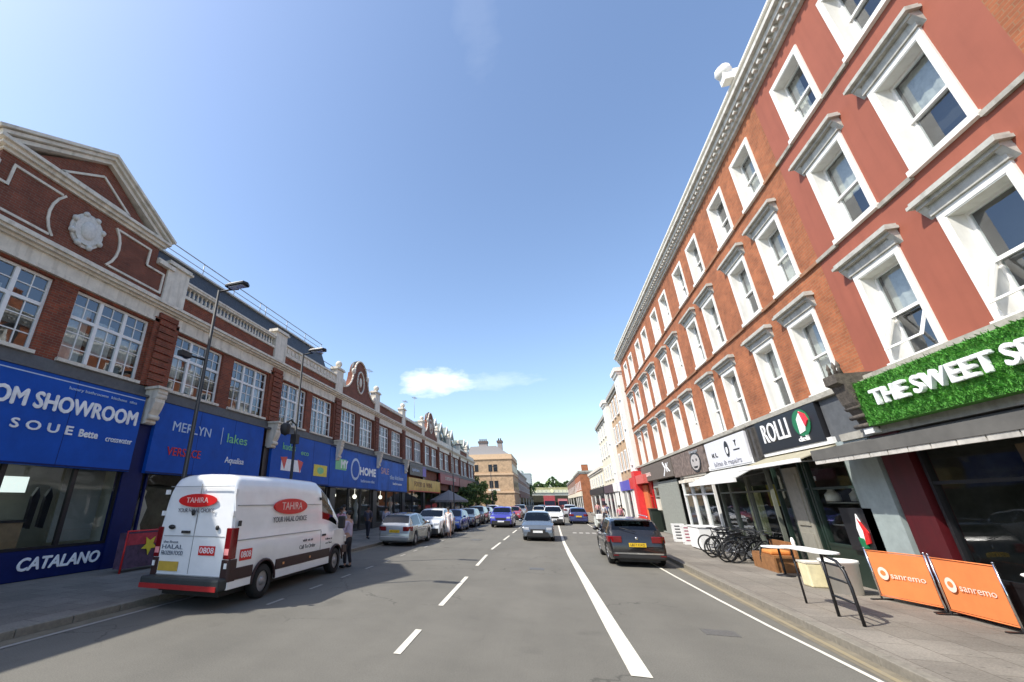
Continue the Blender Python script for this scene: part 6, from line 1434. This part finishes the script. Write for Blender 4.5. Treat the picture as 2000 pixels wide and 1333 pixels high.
# orange cafe barriers
ORB = mat('orange_banner_cloth', (.72, .20, .055), .75, var=.07, scale=3)
def barrier(label, xa, ya, xb, yb, txt=True):
    d = Vector((xb-xa, yb-ya, 0)); L_ = d.length; t = thing('cafe_barrier', label, 'barrier', (xa, ya, .12), math.atan2(d.y, d.x), 'orange cafe barriers')
    m = MB(); n = 12       # slightly billowing cloth
    for k in range(n):
        u0, u1 = .05+(L_-.1)*k/n, .05+(L_-.1)*(k+1)/n; f = lambda u: .006*math.sin(u*5)
        for z0, z1 in ((.10, .5), (.5, .92)): m.quad((u0, f(u0), z0), (u1, f(u1), z0), (u1, f(u1)*(1.4 if z1 < .6 else .3), z1), (u0, f(u0)*(1.4 if z1 < .6 else .3), z1))
    c = m.build('banner', ORB, t, fix=False)
    sd = c.modifiers.new('s', 'SOLIDIFY'); sd.thickness = .012
    for u in (.02, L_-.02):
        m = MB(); m.tube([(u, 0, 0), (u, 0, .97)], .018, 8); m.lathe([(.0, .97), (.028, .985), (.0, 1.01)], (u, 0, 0), 8); m.build('post', CHROME, t)
        m = MB(); m.box(u-.03, u+.03, -.22, .22, 0, .02); m.build('foot', BLACK, t)
    m = MB(); m.tube([(.02, 0, .94), (L_-.02, 0, .94)], .012, 6); m.tube([(.02, 0, .08), (L_-.02, 0, .08)], .012, 6); m.build('rail', ORB, t)
    M = Matrix(((1, 0, 0, 0), (0, 0, -1, -.017), (0, 1, 0, 0), (0, 0, 0, 1)))
    m = MB(); v, f_ = text_geo('sanremo', .2, .001, .002); w = max(p[0] for p in v)-min(p[0] for p in v)
    m.add([(p[0]*.62/w+L_*.60, p[1]*.8+.50, p[2]) for p in v], f_, M)
    n0 = len(m.v); n = 20; m.v += [tuple(M @ Vector((L_*.22+.10*math.cos(2*PI*k/n), .52+.12*math.sin(2*PI*k/n), .002))) for k in range(n)]; m.face(list(range(n0, n0+n)))
    m.build('lettering', mat('pale_peach_print', (.85, .62, .52), .6), t, fix=False)
    m = MB(); n0 = 0; m.v += [tuple(M @ Vector((L_*.22+.05*math.cos(2*PI*k/n), .53+.05*math.sin(2*PI*k/n), .006))) for k in range(n)]; m.face(list(range(n))); m.build('emblem_centre', ORB, t, fix=False)
barrier('orange cafe barrier farther from the camera, beside the white tub', 6.42, 12.65, 6.78, 11.55)
barrier('orange cafe barrier nearer the camera, at the lower right of the picture', 6.72, 11.4, 6.82, 10.2)
# litter bin and door by the red shopfront
m = MB(); m.box(6.5, 7.1, 34.2, 35.0, .12, 1.5); m.box(6.45, 7.12, 34.15, 35.05, 1.5, 1.6); simple('litter_bin', 'dark green black bin standing at the end of the grey shutters', 'bin', m, mat('dark_bin', (.012, .02, .012), .5), bevel=.03)
m = MB(); m.box(6.9, 7.1, 33.3, 34.0, 1.5, 2.2); simple('wall_box', 'cream box on the wall above the dark bin', 'box', m, CREAM)
# left pavement: poster rack by the van
t = thing('poster_rack', 'rack with red, yellow and purple star poster on the left pavement behind the van', 'poster rack', (-12.2, 11.0, .12), PI/2)
m = MB(); m.box(-.8, .8, -.2, .1, .1, 1.05); m.build('rack_body', mat('purple_print', (.09, .05, .09), .6, var=.5, scale=5), t)
m = MB(); m.box(-.78, .78, -.215, -.2, .72, 1.03); m.build('red_header', mat('dull_red_print', (.45, .04, .06), .6, var=.3), t)
m = MB(); st = [(.28*(1 if k % 2 else .45)*math.sin(2*PI*k/10), .68+.28*(1 if k % 2 else .45)*math.cos(2*PI*k/10)) for k in range(10)]; m.prism(st, 'y', -.235, -.216); m.build('star_print', YEL, t)
m = MB(); m.tube([(-.82, -.22, 0), (-.82, -.22, 1.1), (.82, -.22, 1.1), (.82, -.22, 0)], .03, 6); m.build('red_frame', LETR, t)
# grey parasol on the left pavement
t = thing('parasol', 'large grey canvas canopy on the left pavement beneath the yellow sign', 'parasol', (-10.6, 47.5, .12))
m = MB(); ap = (0, 0, 3.1); n = 8; ring_ = [(2.0*math.cos(2*PI*k/n+.4), 3.6*math.sin(2*PI*k/n+.4), 2.05) for k in range(n)]
for k in range(n): m.quad(ap, ring_[k], ring_[(k+1) % n]); a, b2 = ring_[k], ring_[(k+1) % n]; m.quad(a, b2, (b2[0], b2[1], 1.85), (a[0], a[1], 1.85))
m.build('canopy', mat('grey_parasol_cloth', (.17, .165, .17), .9), t, fix=False)
m = MB(); m.tube([(0, 0, 0), (0, 0, 3.1)], .04, 8); m.build('pole', STEEL, t)
# moped on the right
t = thing('moped', 'pale moped parked at the right kerb beyond the black hatchback', 'moped', (3.3, 37.5, 0), PI/2+.1)
for xx in (-.6, .62): m = MB(); m.lathe([(.14, -.05), (.24, -.06), (.26, 0), (.24, .06), (.14, .05)], (xx, 0, .26), 18, 'y'); m.build('wheel', RUBBER, t)
m = MB(); m.prism([(-.75, .5), (-.7, .72), (-.1, .74), (0, .42), (.3, .38), (.42, .95), (.52, .95), (.62, .5), (.45, .3), (.1, .2), (-.3, .25)], 'y', -.16, .16); m.build('fairing', mat('pale_moped_paint', (.5, .52, .48), .3), t, bevel=.04)
m = MB(); m.ball((-.35, 0, .76), .3, 10, 6, (1.2, .5, .25)); m.build('saddle', BLACK, t)
m = MB(); m.tube([(.46, 0, .9), (.42, 0, 1.02)], .025, 6); m.tube([(.36, -.32, 1.06), (.42, 0, 1.03), (.36, .32, 1.06)], .018, 6)
for sg in (1, -1): m.tube([(.38, sg*.28, 1.05), (.42, sg*.34, 1.22)], .008, 5); m.ball((.42, sg*.35, 1.25), .06, 8, 5, (.3, 1, .8))
m.build('handlebar', PLAST, t)
m = MB(); m.box(-1.0, -.62, -.2, .2, .78, 1.15); m.build('top_box', WHITE_W, t, bevel=.03)
m = MB(); m.ball((.60, 0, .86), .09, 8, 6); m.build('headlight', CLEARL, t)
